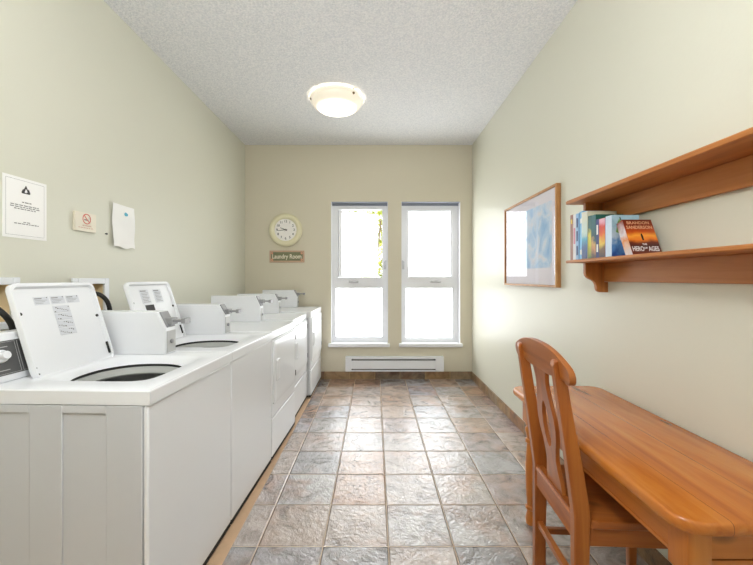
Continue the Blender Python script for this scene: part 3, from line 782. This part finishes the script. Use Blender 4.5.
# no smoking
t = thing('no_smoking_sign', 'small cream no smoking sign board with red crossed circle', 'sign', (XL, 1.995, 1.506))
MB().box(0.0005, 0.016, -0.072, 0.072, 0, 0.104).build('board', m_offwhite, t, bevel=0.002)
b = MB(); ro, ri = 0.029, 0.024
def disc_ring(mb, c, ro, ri, x0, x1, n=32):
    R = lambda r, x: [(x, c[0] + r * math.cos(2 * PI * k / n), c[1] + r * math.sin(2 * PI * k / n)) for k in range(n)]
    mb.rings([R(ri, x0), R(ri, x1), R(ro, x1), R(ro, x0)], False, False)
disc_ring(b, (0.004, 0.07), ro, ri, 0.016, 0.0166)
Mr = Matrix.Translation((0, 0.004, 0.07)) @ Matrix.Rotation(math.radians(-45), 4, 'X')
b.box(0.016, 0.0168, -0.025, 0.025, -0.0025, 0.0025, Mr)
b.build('prohibition_ring', plain('sign_red', (204, 84, 74), rough=0.5), t, smooth=False)
b = MB(); b.box(0.016, 0.0163, -0.013, 0.016, 0.062, 0.067)
b.tube([(0.0163, 0.019, 0.069), (0.0163, 0.021, 0.076), (0.0163, 0.018, 0.081)], 0.0008, n=5)
b.build('cigarette_symbol', m_print, t, smooth=False)
b = MB(); text_bm(b.bm, 'NO SMOKING', 0.010, frame_of((0.0163, 0.006, 0.032), (0, 1, 0), (0, 0, 1)))
m_pinkink = plain('sign_pink_ink', (206, 160, 140), rough=0.7)
b.build('sign_heading', m_pinkink, t, smooth=False)
b = MB(); word_line(b.bm, 0.0164, 0.0, 0.020, 0.105, 0.0035, 21)
b.build('printed_text', m_pinkink, t, smooth=False)
# curled sheet
t = thing('wall_paper_sheet', 'curled white paper sheet with small blue emblem, right of the no smoking sign', 'paper', (XL, 2.308, 1.442))
def sheet_pt(u, v):
    y = -0.106 + 0.212 * u; z = 0.27 * v + (0.006 * math.sin(9 * u) if v < 0.01 else 0)
    x = 0.004 + 0.012 * (1 - u) ** 2 * (0.4 + 0.6 * abs(v - .5)) + 0.010 * (1 - v) * (0.6 + 0.4 * math.sin(5 * u)) + 0.0025 * math.sin(8 * v + 3 * u) + 0.0015 * math.sin(17 * v - 6 * u) * (1 - v)
    return (x, y, z)
b = MB(); N = 18
for s_, off in ((0, 0.0), (1, -0.0012)):
    V = [[b.bm.verts.new((lambda q: (q[0] + off, q[1], q[2]))(sheet_pt(i / N, j / N))) for j in range(N + 1)] for i in range(N + 1)]
    for i in range(N):
        for j in range(N): b.bm.faces.new((V[i][j], V[i + 1][j], V[i + 1][j + 1], V[i][j + 1]))
b.build('sheet', m_paper, t)
b = MB()
for (u, v, r) in ((0.55, 0.80, 0.012), (0.60, 0.795, 0.009)):
    q = sheet_pt(u, v); b.lathe([(r, 0), (r, 0.002)], n=16, M=Matrix.Translation((q[0] + 0.002, q[1], q[2])) @ Matrix.Rotation(PI / 2, 4, 'Y'))
b.build('emblem', plain('emblem_teal', (96, 176, 200), rough=0.6), t)
tag(MB().lathe([(0.003, -0.01), (0.003, 0.008), (0.006, 0.009), (0.006, 0.011)], n=12, M=Matrix.Translation((XL, 2.157, 1.514)) @ Matrix.Rotation(PI / 2, 4, 'Y')).build('wall_nail', m_dark),
    'tiny dark nail in left wall between no smoking sign and paper sheet', 'nail')

# ------------------------------------------------------------------ clock and room sign on the back wall
t = thing('wall_clock', 'round cream wall clock with white face hung beside the left window', 'clock', (-1.100, YB, 1.842))
Y2 = Matrix.Rotation(PI / 2, 4, 'X')          # lathe axis z -> -y
MB().lathe([(0.185, 0.0), (0.2, 0.012), (0.205, 0.03), (0.2, 0.045), (0.185, 0.056), (0.165, 0.058), (0.145, 0.052), (0.137, 0.044), (0.136, 0.034)], n=64, M=Y2, cap1=False).build('rim', plain('cream_plastic', (236, 230, 196), rough=0.3), t)
MB().lathe([(0.138, 0.03), (0.138, 0.037)], n=64, M=Y2).build('dial', plain('white_dial', (253, 250, 246), rough=0.5), t)
for h in range(1, 13):
    a = math.radians(90 - 30 * h); b = MB()
    text_bm(b.bm, str(h), 0.040, frame_of((0.105 * math.cos(a), -0.0376, 0.105 * math.sin(a)), (1, 0, 0), (0, 0, 1)), depth=0.0003, bold=0.0006)
    b.build('numeral', m_print, t, smooth=False)
def hand(name, deg, l, w, y):
    M = Matrix.Rotation(math.radians(deg), 4, 'Y')   # clockwise from 12 seen from the room
    MB().prism([(-w, -0.02), (w, -0.02), (w * 0.5, l), (-w * 0.5, l)], y, y - 0.0012, M=M).build(name, m_print, t, smooth=False)
hand('hour_hand', 292, 0.070, 0.0055, -0.039); hand('minute_hand', 264, 0.100, 0.004, -0.041); hand('second_hand', 200, 0.03, 0.001, -0.043)
MB().lathe([(0.007, 0.037), (0.007, 0.044), (0, 0.0445)], n=16, M=Y2).build('hand_cap', m_print, t)

t = thing('room_sign', 'small green laundry room name plaque with pinkish border under the clock', 'sign', (-1.0895, YB, 1.516))
MB().box(-0.2155, 0.2155, -0.014, -0.0005, -0.073, 0.073).build('plaque_border', plain('pink_beige_wood', (206, 172, 146), rough=0.6, var=0.12, bscale=30), t, bevel=0.003)
MB().box(-0.196, 0.196, -0.016, -0.012, -0.052, 0.054).build('plaque_field', plain('mossy_green', (128, 130, 98), rough=0.6, var=0.2, bscale=25), t)
b = MB(); text_bm(b.bm, 'Laundry Room', 0.076, frame_of((0.0, -0.0165, -0.002), (1, 0, 0), (0, 0, 1)), bold=0.0016, sx=0.80)
b.build('lettering', plain('cream_letters', (240, 232, 210), rough=0.6), t, smooth=False)
fl = plain('plaque_flower', (222, 160, 132), rough=0.6)
for (sx, sz) in ((-1, 1), (1, 1), (-1, -1), (1, -1)):
    b = MB()
    for k in range(5):
        a = k * 2 * PI / 5
        b.lathe([(0.007, 0), (0.006, 0.002), (0, 0.003)], n=10, M=Matrix.Translation((sx * 0.182 + 0.008 * math.cos(a), -0.0155, sz * 0.040 + 0.008 * math.sin(a))) @ Y2)
    b.build('painted_flower', fl, t)

# ------------------------------------------------------------------ baseboard heater
t = thing('baseboard_heater', 'long white electric baseboard heater under the two windows', 'heater', (0.24, YB, 0.105))
hw, hh = 0.602, 0.179
prof = [(-0.001, 0), (-0.06, 0), (-0.06, 0.016), (-0.05, 0.018), (-0.05, 0.030), (-0.066, 0.034), (-0.066, 0.128), (-0.05, 0.134), (-0.05, 0.150), (-0.064, 0.154), (-0.064, 0.174), (-0.058, hh), (-0.001, hh)]
MB().prism(prof, -hw + 0.02, hw - 0.02, axis='X').build('case', m_white, t)
for s in (-1, 1):
    a, b_ = sorted((s * hw, s * (hw - (0.075 if s < 0 else 0.10))))
    MB().box(a, b_, -0.068, -0.001, 0, hh + 0.001).build('end_cap', m_white, t, bevel=0.004)
for z0, z1 in ((0.018, 0.031), (0.133, 0.151)):
    MB().box(-hw + 0.075, hw - 0.10, -0.052, -0.0495, z0, z1).build('air_slot', m_dark, t)
    g = MB(); pts = [(-hw + 0.085, -0.0515)]
    for k in range(30):
        x = -hw + 0.09 + k * (2 * hw - 0.2) / 30; pts += [(x, -0.0525), (x, -0.0585), (x + 0.004, -0.0585), (x + 0.004, -0.0525)]
    pts += [(hw - 0.11, -0.0515)]
    g.prism(pts, z0, z1, axis='Z')
    g.build('slot_fins', plain('fin_grey', (110, 110, 110), rough=0.5), t, smooth=False)

# ------------------------------------------------------------------ framed picture on the right wall
m_oak = wood('light_oak', (150, 100, 54), (184, 132, 78), (206, 160, 104), axis='Z', rough=0.45, knots=False, gs=2)
t = thing('framed_picture', 'large oak framed blue watercolour with white mat behind glass on right wall', 'picture', (XR, 2.80, 1.187))
P0, P1, PH_ = -0.468, 0.468, 0.678
mb = MB(); fw = 0.016
mb.box(-0.034, -0.001, P0, P0 + fw, 0, PH_).box(-0.034, -0.001, P1 - fw, P1, 0, PH_).box(-0.034, -0.001, P0 + fw, P1 - fw, 0, fw).box(-0.034, -0.001, P0 + fw, P1 - fw, PH_ - fw, PH_)
mb.build('frame', m_oak, t, bevel=0.003)
MB().box(-0.020, -0.014, P0 + fw, P1 - fw, fw, PH_ - fw).build('mat_board', plain('cool_white_mat', (232, 228, 236), rough=0.8), t)
def water():
    m, nt, p = new_mat('blue_watercolour'); L = nt.links.new
    tc = nt.nodes.new('ShaderNodeTexCoord')
    n = nt.nodes.new('ShaderNodeTexNoise'); n.inputs['Scale'].default_value = 7; n.inputs['Detail'].default_value = 6; n.inputs['Distortion'].default_value = 1.4
    L(tc.outputs['Object'], n.inputs['Vector'])
    r = ramp(nt, [(0.30, (150, 192, 230)), (0.42, (184, 212, 238)), (0.52, (210, 225, 242)), (0.68, (228, 226, 232))])
    L(n.outputs['Fac'], r.inputs['Fac']); L(r.outputs['Color'], p.inputs['Base Color']); p.inputs['Roughness'].default_value = 0.8
    return m
MB().box(-0.0208, -0.0195, -0.385, 0.36, 0.135, 0.585).build('artwork', water(), t, smooth=False)
def glazing():
    m = bpy.data.materials.new('picture_glass'); m.use_nodes = True; nt = m.node_tree; nt.nodes.remove(nt.nodes['Principled BSDF'])
    tr = nt.nodes.new('ShaderNodeBsdfTransparent'); gl = nt.nodes.new('ShaderNodeBsdfGlossy'); gl.inputs['Roughness'].default_value = 0.015
    fr = nt.nodes.new('ShaderNodeFresnel'); fr.inputs['IOR'].default_value = 1.5
    mx = nt.nodes.new('ShaderNodeMixShader')
    ge = nt.nodes.new('ShaderNodeNewGeometry')
    f2 = math_node(nt, 'MULTIPLY', fr.outputs[0], math_node(nt, 'SUBTRACT', 1.0, ge.outputs['Backfacing']))
    nt.links.new(f2, mx.inputs[0]); nt.links.new(tr.outputs[0], mx.inputs[1]); nt.links.new(gl.outputs[0], mx.inputs[2])
    nt.links.new(mx.outputs[0], nt.nodes['Material Output'].inputs['Surface'])
    return m
MB().box(-0.0255, -0.024, P0 + fw, P1 - fw, fw, PH_ - fw).build('glass', glazing(), t, smooth=False)

# ------------------------------------------------------------------ wall shelves
PINE_D, PINE_M, PINE_L = (148, 90, 40), (182, 114, 54), (200, 136, 72)
m_shelf = wood('pine_shelf', PINE_D, PINE_M, PINE_L, axis='Y', rough=0.4)
m_shelf_z = wood('pine_bracket', PINE_D, PINE_M, PINE_L, axis='Z', rough=0.4, knots=False)
def shelf(zb, thick, label):
    t = thing('wall_shelf', label, 'shelf', (XR, 1.32, zb), 0, 'pine shelves above the desk')
    r = lambda d, z: [(q[0], q[1], z) for q in [(-0.188 + d, -0.60 + d), (-0.001, -0.60 + d), (-0.001, 0.60 - d), (-0.188 + d, 0.60 - d)]]
    MB().rings([r(0.003, 0), r(0, 0.003), r(0, thick - 0.004), r(0.004, thick)]).build('board', m_shelf, t)
    MB().box(-0.021, -0.001, -0.552, 0.552, -0.097, -0.0005).build('rail', m_shelf, t, bevel=0.002)
    prof = [(-0.021, -0.0005), (-0.118, -0.0005), (-0.118, -0.052), (-0.116, -0.064), (-0.108, -0.075), (-0.095, -0.083), (-0.080, -0.090), (-0.068, -0.100), (-0.062, -0.114), (-0.060, -0.134),
            (-0.055, -0.145), (-0.044, -0.151), (-0.001, -0.152), (-0.001, -0.098), (-0.021, -0.098)]
    for y in (-0.562, 0.541):
        MB().prism(prof, y, y + 0.020).build('bracket', m_shelf_z, t, bevel=0.0015)
shelf(1.638, 0.020, 'upper empty pine wall shelf above the row of books')
shelf(1.328, 0.015, 'lower pine wall shelf carrying the row of books')

# ------------------------------------------------------------------ books on the lower shelf
SZ = 1.3435
m_pages = plain('book_pages', (232, 224, 204), rough=0.8, var=0.08, bscale=200)
def book(label, y0, y1, h, xs, dep, mat, spine=None, lean=None, extras=None, front=None):
    """spine faces the room (-x); y0 is the side facing the camera"""
    th = y1 - y0
    t = thing('book', label, 'book', (xs, y0, SZ), 0, 'books on the lower wall shelf')
    if lean: t.rotation_euler = (-lean, 0, 0)
    c = 0.0022
    mb = MB(); mb.box(0, dep, 0, c, 0, h).box(0, dep, th - c, th, 0, h).box(0, c, c, th - c, 0, h)
    mb.build('cover', mat, t)
    MB().box(c, dep - 0.004, c, th - c, 0.003, h - 0.003).build('pages', m_pages, t, smooth=False)
    if spine: MB().box(-0.0006, 0.0, 0.0005, th - 0.0005, 0.0008, h - 0.0008).build('spine_print', spine, t, smooth=False)
    if front: MB().box(0.0006, dep - 0.0006, -0.0006, 0.0, 0.0008, h - 0.0008).build('front_print', front, t, smooth=False)
    if extras: extras(t, th, h, dep)
    return t
def stripe(mat_, bands):
    def f(t, th, h, dep):
        b = MB()
        for z0, z1 in bands: b.box(-0.0011, -0.0006, th * 0.25, th * 0.75, z0 * h, z1 * h)
        b.build('spine_title', mat_, t, smooth=False)
    return f
pw = plain('print_white', (236, 236, 232), rough=0.5); py = plain('print_yellow', (226, 196, 70), rough=0.5); pk = plain('print_navy', (40, 58, 110), rough=0.5)
pp = plain('print_pink', (206, 130, 150), rough=0.5)
X0 = 1.035
def c_(n, rgb): return plain(n, rgb, rough=0.35, var=0.1, bscale=40)
book('brown spined book, first at the window end of the row', 1.887, 1.913, 0.238, X0, 0.14, c_('book_brown', (136, 80, 48)), extras=stripe(py, [(0.8, 0.9)]))
book('white spined book with pink lettering, beside the brown one', 1.861, 1.886, 0.236, X0, 0.14, c_('book_white', (222, 220, 222)), extras=stripe(pp, [(0.35, 0.7)]))
book('pale blue book with navy spine marks, third from the window end', 1.834, 1.860, 0.236, X0, 0.14, c_('book_pale_blue', (140, 178, 216)), extras=stripe(pk, [(0.1, 0.3), (0.4, 0.62), (0.7, 0.9)]))
book('light sky blue spined book, just left of the tall teal one', 1.803, 1.833, 0.242, X0 + 0.003, 0.14, c_('book_sky', (130, 190, 232)), extras=stripe(pw, [(0.1, 0.2), (0.75, 0.85)]))
m_teal = cover_art('book_teal_art', [(0.0, (24, 40, 96)), (0.25, (30, 84, 140)), (0.42, (60, 160, 190)), (0.55, (190, 214, 206)), (1.0, (226, 222, 200))], zr=(0, 0.232), mixn=0.25)
book('tall cream to navy spined book, top standing above its neighbours', 1.754, 1.802, 0.232, X0 - 0.003, 0.142, c_('book_cream', (214, 214, 190)), spine=m_teal)
m_yel = cover_art('book_yellow_art', [(0.0, (70, 110, 60)), (0.3, (206, 200, 60)), (0.6, (220, 206, 70)), (0.72, (40, 96, 96)), (1.0, (30, 92, 92))], zr=(0, 0.2), mixn=0.3)
book('thin yellow and green spined book right of the tall cream one', 1.728, 1.753, 0.206, X0, 0.125, c_('book_green', (44, 110, 84)), spine=m_yel)
m_dteal = cover_art('book_dark_teal_art', [(0.0, (30, 40, 50)), (0.2, (196, 140, 90)), (0.36, (200, 160, 90)), (0.45, (24, 76, 84)), (1.0, (24, 104, 110))], zr=(0, 0.205), mixn=0.35, seed=3)
book('dark teal spined book left of the navy one', 1.692, 1.727, 0.205, X0, 0.13, c_('book_dark_teal', (40, 104, 92)), spine=m_dteal)
book('navy spined paperback left of the orange one', 1.668, 1.691, 0.18, X0, 0.11, c_('book_navy', (28, 44, 112)), extras=stripe(pw, [(0.15, 0.35), (0.6, 0.85)]))
m_or = cover_art('book_orange_art', [(0.0, (60, 50, 60)), (0.2, (120, 90, 60)), (0.38, (226, 196, 70)), (0.55, (226, 110, 40)), (0.78, (214, 64, 36)), (0.95, (226, 170, 190))], zr=(0, 0.178), mixn=0.3, seed=5)
book('orange and red spined paperback with yellow patch', 1.624, 1.667, 0.178, X0, 0.112, c_('book_orange', (226, 130, 56)), spine=m_or)
book('lilac blue spined paperback left of the mountain cover', 1.598, 1.623, 0.177, X0, 0.112, c_('book_lilac', (96, 116, 196)), extras=stripe(pw, [(0.2, 0.5)]))
m_mtn = cover_art('book_mountain_art', [(0.0, (48, 84, 160)), (0.3, (96, 150, 206)), (0.5, (196, 214, 226)), (0.75, (158, 198, 214)), (1.0, (176, 214, 230))], scale=(14, 14, 9), zr=(0, 0.178), mixn=0.75, seed=9)
def mtn(t, th, h, dep):
    b = MB(); b.prism([(0.018, 0.105), (0.026, 0.15), (0.034, 0.163), (0.047, 0.13), (0.058, 0.108), (0.042, 0.115), (0.03, 0.10)], -0.0006, -0.0011)
    b.build('cover_peak', plain('peak_green', (130, 168, 96), rough=0.4), t, smooth=False)
    b = MB(); b.prism([(0.033, 0.168), (0.036, 0.170), (0.062, 0.108), (0.058, 0.106)], -0.0006, -0.0012)
    b.build('cover_ridge', plain('ridge_dark', (40, 60, 66), rough=0.4), t, smooth=False)
    MB().box(0.072, dep - 0.001, -0.0012, -0.0006, 0.001, 0.014).build('cover_band', plain('band_red', (196, 44, 60), rough=0.4), t, smooth=False)
book('white and blue paperback showing its mountain cover, behind the red one', 1.5565, 1.597, 0.178, 1.020, 0.118, c_('book_icy', (206, 224, 240)), front=m_mtn, extras=mtn)
# leaning red paperback
m_red = cover_art('book_fire_art', [(0.0, (120, 44, 20)), (0.26, (70, 28, 22)), (0.34, (110, 40, 22)), (0.42, (240, 130, 40)), (0.52, (250, 170, 60)), (0.64, (204, 84, 30)), (0.8, (140, 52, 26)), (1.0, (110, 42, 24))], scale=(9, 9, 9), zr=(0, 0.165), mixn=0.14, seed=2)
m_rsp = cover_art('book_fire_spine', [(0.0, (206, 206, 214)), (0.3, (222, 190, 170)), (0.45, (226, 140, 70)), (0.62, (222, 216, 220)), (1.0, (150, 60, 40))], scale=(14, 14, 14), zr=(0, 0.165), mixn=0.4, seed=4)
def hero(t, th, h, dep):
    F = lambda x, z: frame_of((x, -0.0009, z), (1, 0, 0), (0, 0, 1))
    mid = dep / 2
    b = MB()
    text_bm(b.bm, 'BRANDON', 0.019, F(mid, 0.148), bold=0.0002); text_bm(b.bm, 'SANDERSON', 0.0215, F(mid, 0.126), bold=0.0003, sx=0.86)
    b.build('author_lettering', plain('letter_tan', (226, 176, 136), rough=0.4), t, smooth=False)
    b = MB()
    text_bm(b.bm, 'HERO', 0.030, F(0.0285, 0.026), bold=0.0007, sx=0.60); text_bm(b.bm, 'AGES', 0.030, F(0.0915, 0.026), bold=0.0007, sx=0.60)
    text_bm(b.bm, 'THE', 0.010, F(0.060, 0.047), bold=0.0003); text_bm(b.bm, 'OF', 0.011, F(0.0600, 0.030), bold=0.0003)
    b.build('title_lettering', plain('letter_silver', (226, 224, 226), rough=0.35), t, smooth=False)
    b = MB(); b.prism([(mid - 0.003, 0.066), (mid + 0.003, 0.066), (mid + 0.0045, 0.085), (mid + 0.002, 0.097), (mid - 0.002, 0.097), (mid - 0.004, 0.086)], -0.0006, -0.0012)
    b.build('cover_figure', plain('figure_dark', (40, 20, 16), rough=0.5), t, smooth=False)
book('thick red and orange paperback leaning at the near end, cover facing the room', 1.452, 1.491, 0.165, 1.038, 0.120, c_('book_red', (150, 60, 34)), spine=m_rsp, lean=math.radians(23.0), front=m_red, extras=hero)

# ------------------------------------------------------------------ desk
D_D, D_M, D_L = (168, 92, 34), (193, 114, 44), (208, 136, 62)
m_top = wood('pine_desk_top', D_D, D_M, D_L, axis='Y', rough=0.22, seams=(0, [0.845, 1.01]))
m_desk_y = wood('pine_desk_rail', D_D, D_M, D_L, axis='Y', rough=0.32)
m_desk_x = wood('pine_desk_end', D_D, D_M, D_L, axis='X', rough=0.32)
m_desk_z = wood('pine_desk_leg', D_D, D_M, D_L, axis='Z', rough=0.32, knots=False)
DX0, DX1, DY0, DY1, DZ = 0.7235, 1.195, 0.848, 1.945, 0.672
t = thing('writing_desk', 'honey pine writing desk with rounded top corners against the right wall', 'desk', (0.0, 0.0, 0.0))
def top_ring(d, z): return [(q[0], q[1], z) for q in round_rect(DX0 + d, DX1 - d, DY0 + d, DY1 - d, 0.065 - d, 10)]
MB().rings([top_ring(0.014, DZ - 0.036), top_ring(0.005, DZ - 0.033), top_ring(0.001, DZ - 0.026), top_ring(0.0, DZ - 0.018), top_ring(0.0012, DZ - 0.008), top_ring(0.004, DZ - 0.003), top_ring(0.010, DZ)]).build('desk_top', m_top, t)
AX0, AX1, AY0, AY1 = 0.762, 1.165, 0.880, 1.865
za, zb = 0.545, DZ - 0.036
MB().box(AX0 + 0.004, AX0 + 0.024, AY0 + 0.06, AY1 - 0.06, za, zb).box(AX0 + 0.001, AX0 + 0.004, AY0 + 0.06, AY1 - 0.06, za, za + 0.012).build('front_apron', m_desk_y, t, bevel=0.0015)
MB().box(AX1 - 0.024, AX1 - 0.004, AY0 + 0.06, AY1 - 0.06, za, zb).build('back_apron', m_desk_y, t)
MB().box(AX0 + 0.06, AX1 - 0.06, AY1 - 0.024, AY1 - 0.004, za, zb).build('side_apron', m_desk_x, t)
MB().box(AX0 + 0.06, AX1 - 0.06, AY0 + 0.010, AY0 + 0.03, za - 0.012, 0.553).build('drawer_rail', m_desk_x, t)
dr = MB().box(AX0 + 0.062, AX1 - 0.062, AY0 + 0.004, AY0 + 0.026, 0.561, zb - 0.002).build('drawer', m_desk_x, t, bevel=0.002)
MB().lathe([(0.006, 0), (0.006, 0.008), (0.013, 0.013), (0.014, 0.019), (0.009, 0.024), (0, 0.025)], n=20, M=Matrix.Translation(((AX0 + AX1) / 2, AY0 + 0.004, 0.596)) @ Y2).build('knob', m_desk_z, dr)
s = 0.030
for (x, y) in ((AX0 + s, AY0 + s), (AX1 - s, AY0 + s), (AX0 + s, AY1 - s), (AX1 - s, AY1 - s)):
    g = MB(); g.box(x - s, x + s, y - s, y + s, 0.516, zb, bev=0.003)
    g.lathe([(0.018, 0.0), (0.024, 0.006), (0.026, 0.03), (0.019, 0.06), (0.018, 0.075), (0.026, 0.082), (0.026, 0.092), (0.018, 0.098), (0.020, 0.12), (0.025, 0.22), (0.026, 0.30), (0.021, 0.385), (0.018, 0.41),
             (0.026, 0.418), (0.026, 0.432), (0.019, 0.438), (0.022, 0.455), (0.028, 0.475), (0.027, 0.488), (0.018, 0.498), (0.026, 0.507), (0.028, 0.517)], c=(x, y, 0), n=24)
    g.build('leg', m_desk_z, t)

# ------------------------------------------------------------------ chair
C_D, C_M, C_L = (130, 68, 24), (164, 92, 38), (186, 116, 54)
m_cz = wood('pine_chair_post', C_D, C_M, C_L, axis='Z', rough=0.3)
m_cy = wood('pine_chair_rail', C_D, C_M, C_L, axis='Y', rough=0.3, knots=False)
m_cx = wood('pine_chair_side', C_D, C_M, C_L, axis='X', rough=0.3)
t = thing('wooden_chair', 'pine chair with pierced splat back pushed under the desk', 'chair', (0.668, 1.372, 0), math.radians(-3.1))
def lean_x(z): return 0.0 if z < 0.46 else -0.070 * ((z - 0.46) / 0.516) ** 1.05
def post(y0, y1):
    zs = [0.0, 0.2, 0.40, 0.46, 0.50, 0.60, 0.70, 0.80, 0.90, 0.955, 0.970, 0.976]
    rear = [(lean_x(z) + (0.004 if z > 0.96 else 0) + (0.006 if z > 0.972 else 0), z) for z in zs]
    wd = lambda z: 0.046 + 0.008 * max(0, 1 - abs(z - 0.48) / 0.3) - (0.008 * max(0, (z - 0.6) / 0.37))
    frnt = [(lean_x(z) + wd(z) - (0.005 if z > 0.96 else 0) - (0.006 if z > 0.972 else 0), z) for z in reversed(zs)]
    MB().prism(rear + frnt, y0, y1).build('back_post', m_cz, t, bevel=0.004)
post(-0.182, -0.150); post(0.153, 0.185)
# crest rail: arched, with rounded drooping ears, bent slightly in plan
crest = []
for k in range(25):
    y = -0.236 + 0.472 * k / 24
    z = 1.012 - 0.05 * (abs(y) / 0.236) ** 2.4
    crest.append((y, z))
ear = [(0.247, 0.950), (0.250, 0.937), (0.247, 0.924), (0.238, 0.914), (0.227, 0.910), (0.216, 0.912), (0.206, 0.917)]
low = [(0.15, 0.915), (0.10, 0.908), (0.05, 0.905), (0.0, 0.904)]
right = ear + low
outline = crest + right + [(-y, z) for (y, z) in reversed(right[:-1])]
Mc = Matrix(((0, 0, 1, 0), (1, 0, 0, 0), (0, 1, 0, 0), (0, 0, 0, 1)))      # (u, v, w) -> (x=w, y=u, z=v)
def bend(q):
    return Vector((q.x, q.y, q.z + 0.026 + lean_x(q.y)))
curve_mesh('crest_rail', [outline], 0.016, m_cy, t, Mc, bend=bend, bevel=0.0025)
# splat with a long pierced slot
half = [(0.462, 0.050), (0.50, 0.046), (0.54, 0.036), (0.575, 0.032), (0.62, 0.042), (0.66, 0.054), (0.70, 0.060), (0.74, 0.058), (0.79, 0.046), (0.84, 0.036), (0.87, 0.036), (0.904, 0.045)]
half = [(z, y * 1.28) for z, y in half]
sp = [(y, z) for z, y in half] + [(-y, z) for z, y in reversed(half)]
def slot(y0):
    hz = [(0.610, 0.005), (0.620, 0.016), (0.65, 0.028), (0.69, 0.033), (0.73, 0.029), (0.765, 0.018), (0.785, 0.005)]
    return [(y, z) for z, y in hz] + [(-y, z) for z, y in reversed(hz)]
def bend2(q): return Vector((q.x, q.y, q.z + 0.022 + lean_x(q.y)))
curve_mesh('splat', [sp, slot(0)], 0.012, m_cz, t, Mc, bend=bend2, bevel=0.0015)
# rear rail with moulded top, seat, seat rails, front legs, stretchers
rp = [(0.004, 0.378), (0.036, 0.378), (0.036, 0.452), (0.032, 0.462), (0.008, 0.462), (0.008, 0.454), (0.002, 0.449), (0.002, 0.440), (0.006, 0.436), (0.006, 0.382)]
MB().prism(rp, -0.150, 0.153).build('rear_rail', m_cy, t)
seat = round_rect(0.046, 0.425, -0.186, 0.189, 0.03, 5)
sr = lambda d, z: [(min(max(q[0], 0.046 + d), 0.425 - d), min(max(q[1], -0.186 + d), 0.189 - d), z) for q in seat]
ctr = lambda k, z: [(0.235 + (q[0] - 0.235) * k, 0.0015 + (q[1] - 0.0015) * k, z) for q in seat]
MB().rings([sr(0.004, 0.424), sr(0, 0.428), sr(0, 0.444), sr(0.004, 0.449), ctr(0.92, 0.450), ctr(0.8, 0.447), ctr(0.5, 0.440), ctr(0.1, 0.438)]).build('seat', m_cx, t)
MB().box(0.044, 0.39, -0.176, -0.156, 0.363, 0.4235).build('side_rail', m_cx, t, bevel=0.002)
MB().box(0.044, 0.39, 0.159, 0.179, 0.363, 0.4235).build('side_rail', m_cx, t, bevel=0.002)
MB().box(0.385, 0.403, -0.14, 0.143, 0.363, 0.4235).build('front_rail', m_cy, t, bevel=0.002)
for y in (-0.178, 0.143):
    g = MB(); rg = lambda d, z, y=y: [(q[0], q[1], z) for q in round_rect(0.378 + d, 0.416 - d, y + d, y + 0.038 - d, 0.004, 2)]
    g.rings([rg(0.006, 0.0), rg(0.003, 0.18), rg(0, 0.34), rg(0, 0.4235)]); g.build('front_leg', m_cz, t)
MB().box(0.010, 0.032, -0.152, 0.155, 0.200, 0.224).build('rear_stretcher', m_cy, t, bevel=0.002)
for y in (-0.172, 0.162):
    MB().box(0.038, 0.384, y - 0.004, y + 0.014, 0.165, 0.189).build('side_stretcher', m_cx, t, bevel=0.002)

# ------------------------------------------------------------------ world, camera, view
w = bpy.data.worlds.new('World'); SC.world = w; w.use_nodes = True
bg = w.node_tree.nodes['Background']; bg.inputs['Color'].default_value = (0.95, 0.98, 1.0, 1); bg.inputs['Strength'].default_value = 1.6
cam = bpy.data.cameras.new('Camera'); co = bpy.data.objects.new('Camera', cam); COL.objects.link(co)
co.location = (0, 0, CAMZ); co.rotation_euler = (PI / 2, 0, 0)
cam.sensor_width = 36; cam.lens = 361 / 753 * 36; cam.shift_x = 1.5 / 753; cam.shift_y = -4.5 / 753
cam.clip_start = 0.02
SC.camera = co
vs = SC.view_settings
vs.view_transform = 'Standard'; vs.look = 'None'; vs.exposure = 0.97; vs.gamma = 1.0; vs.use_curve_mapping = False
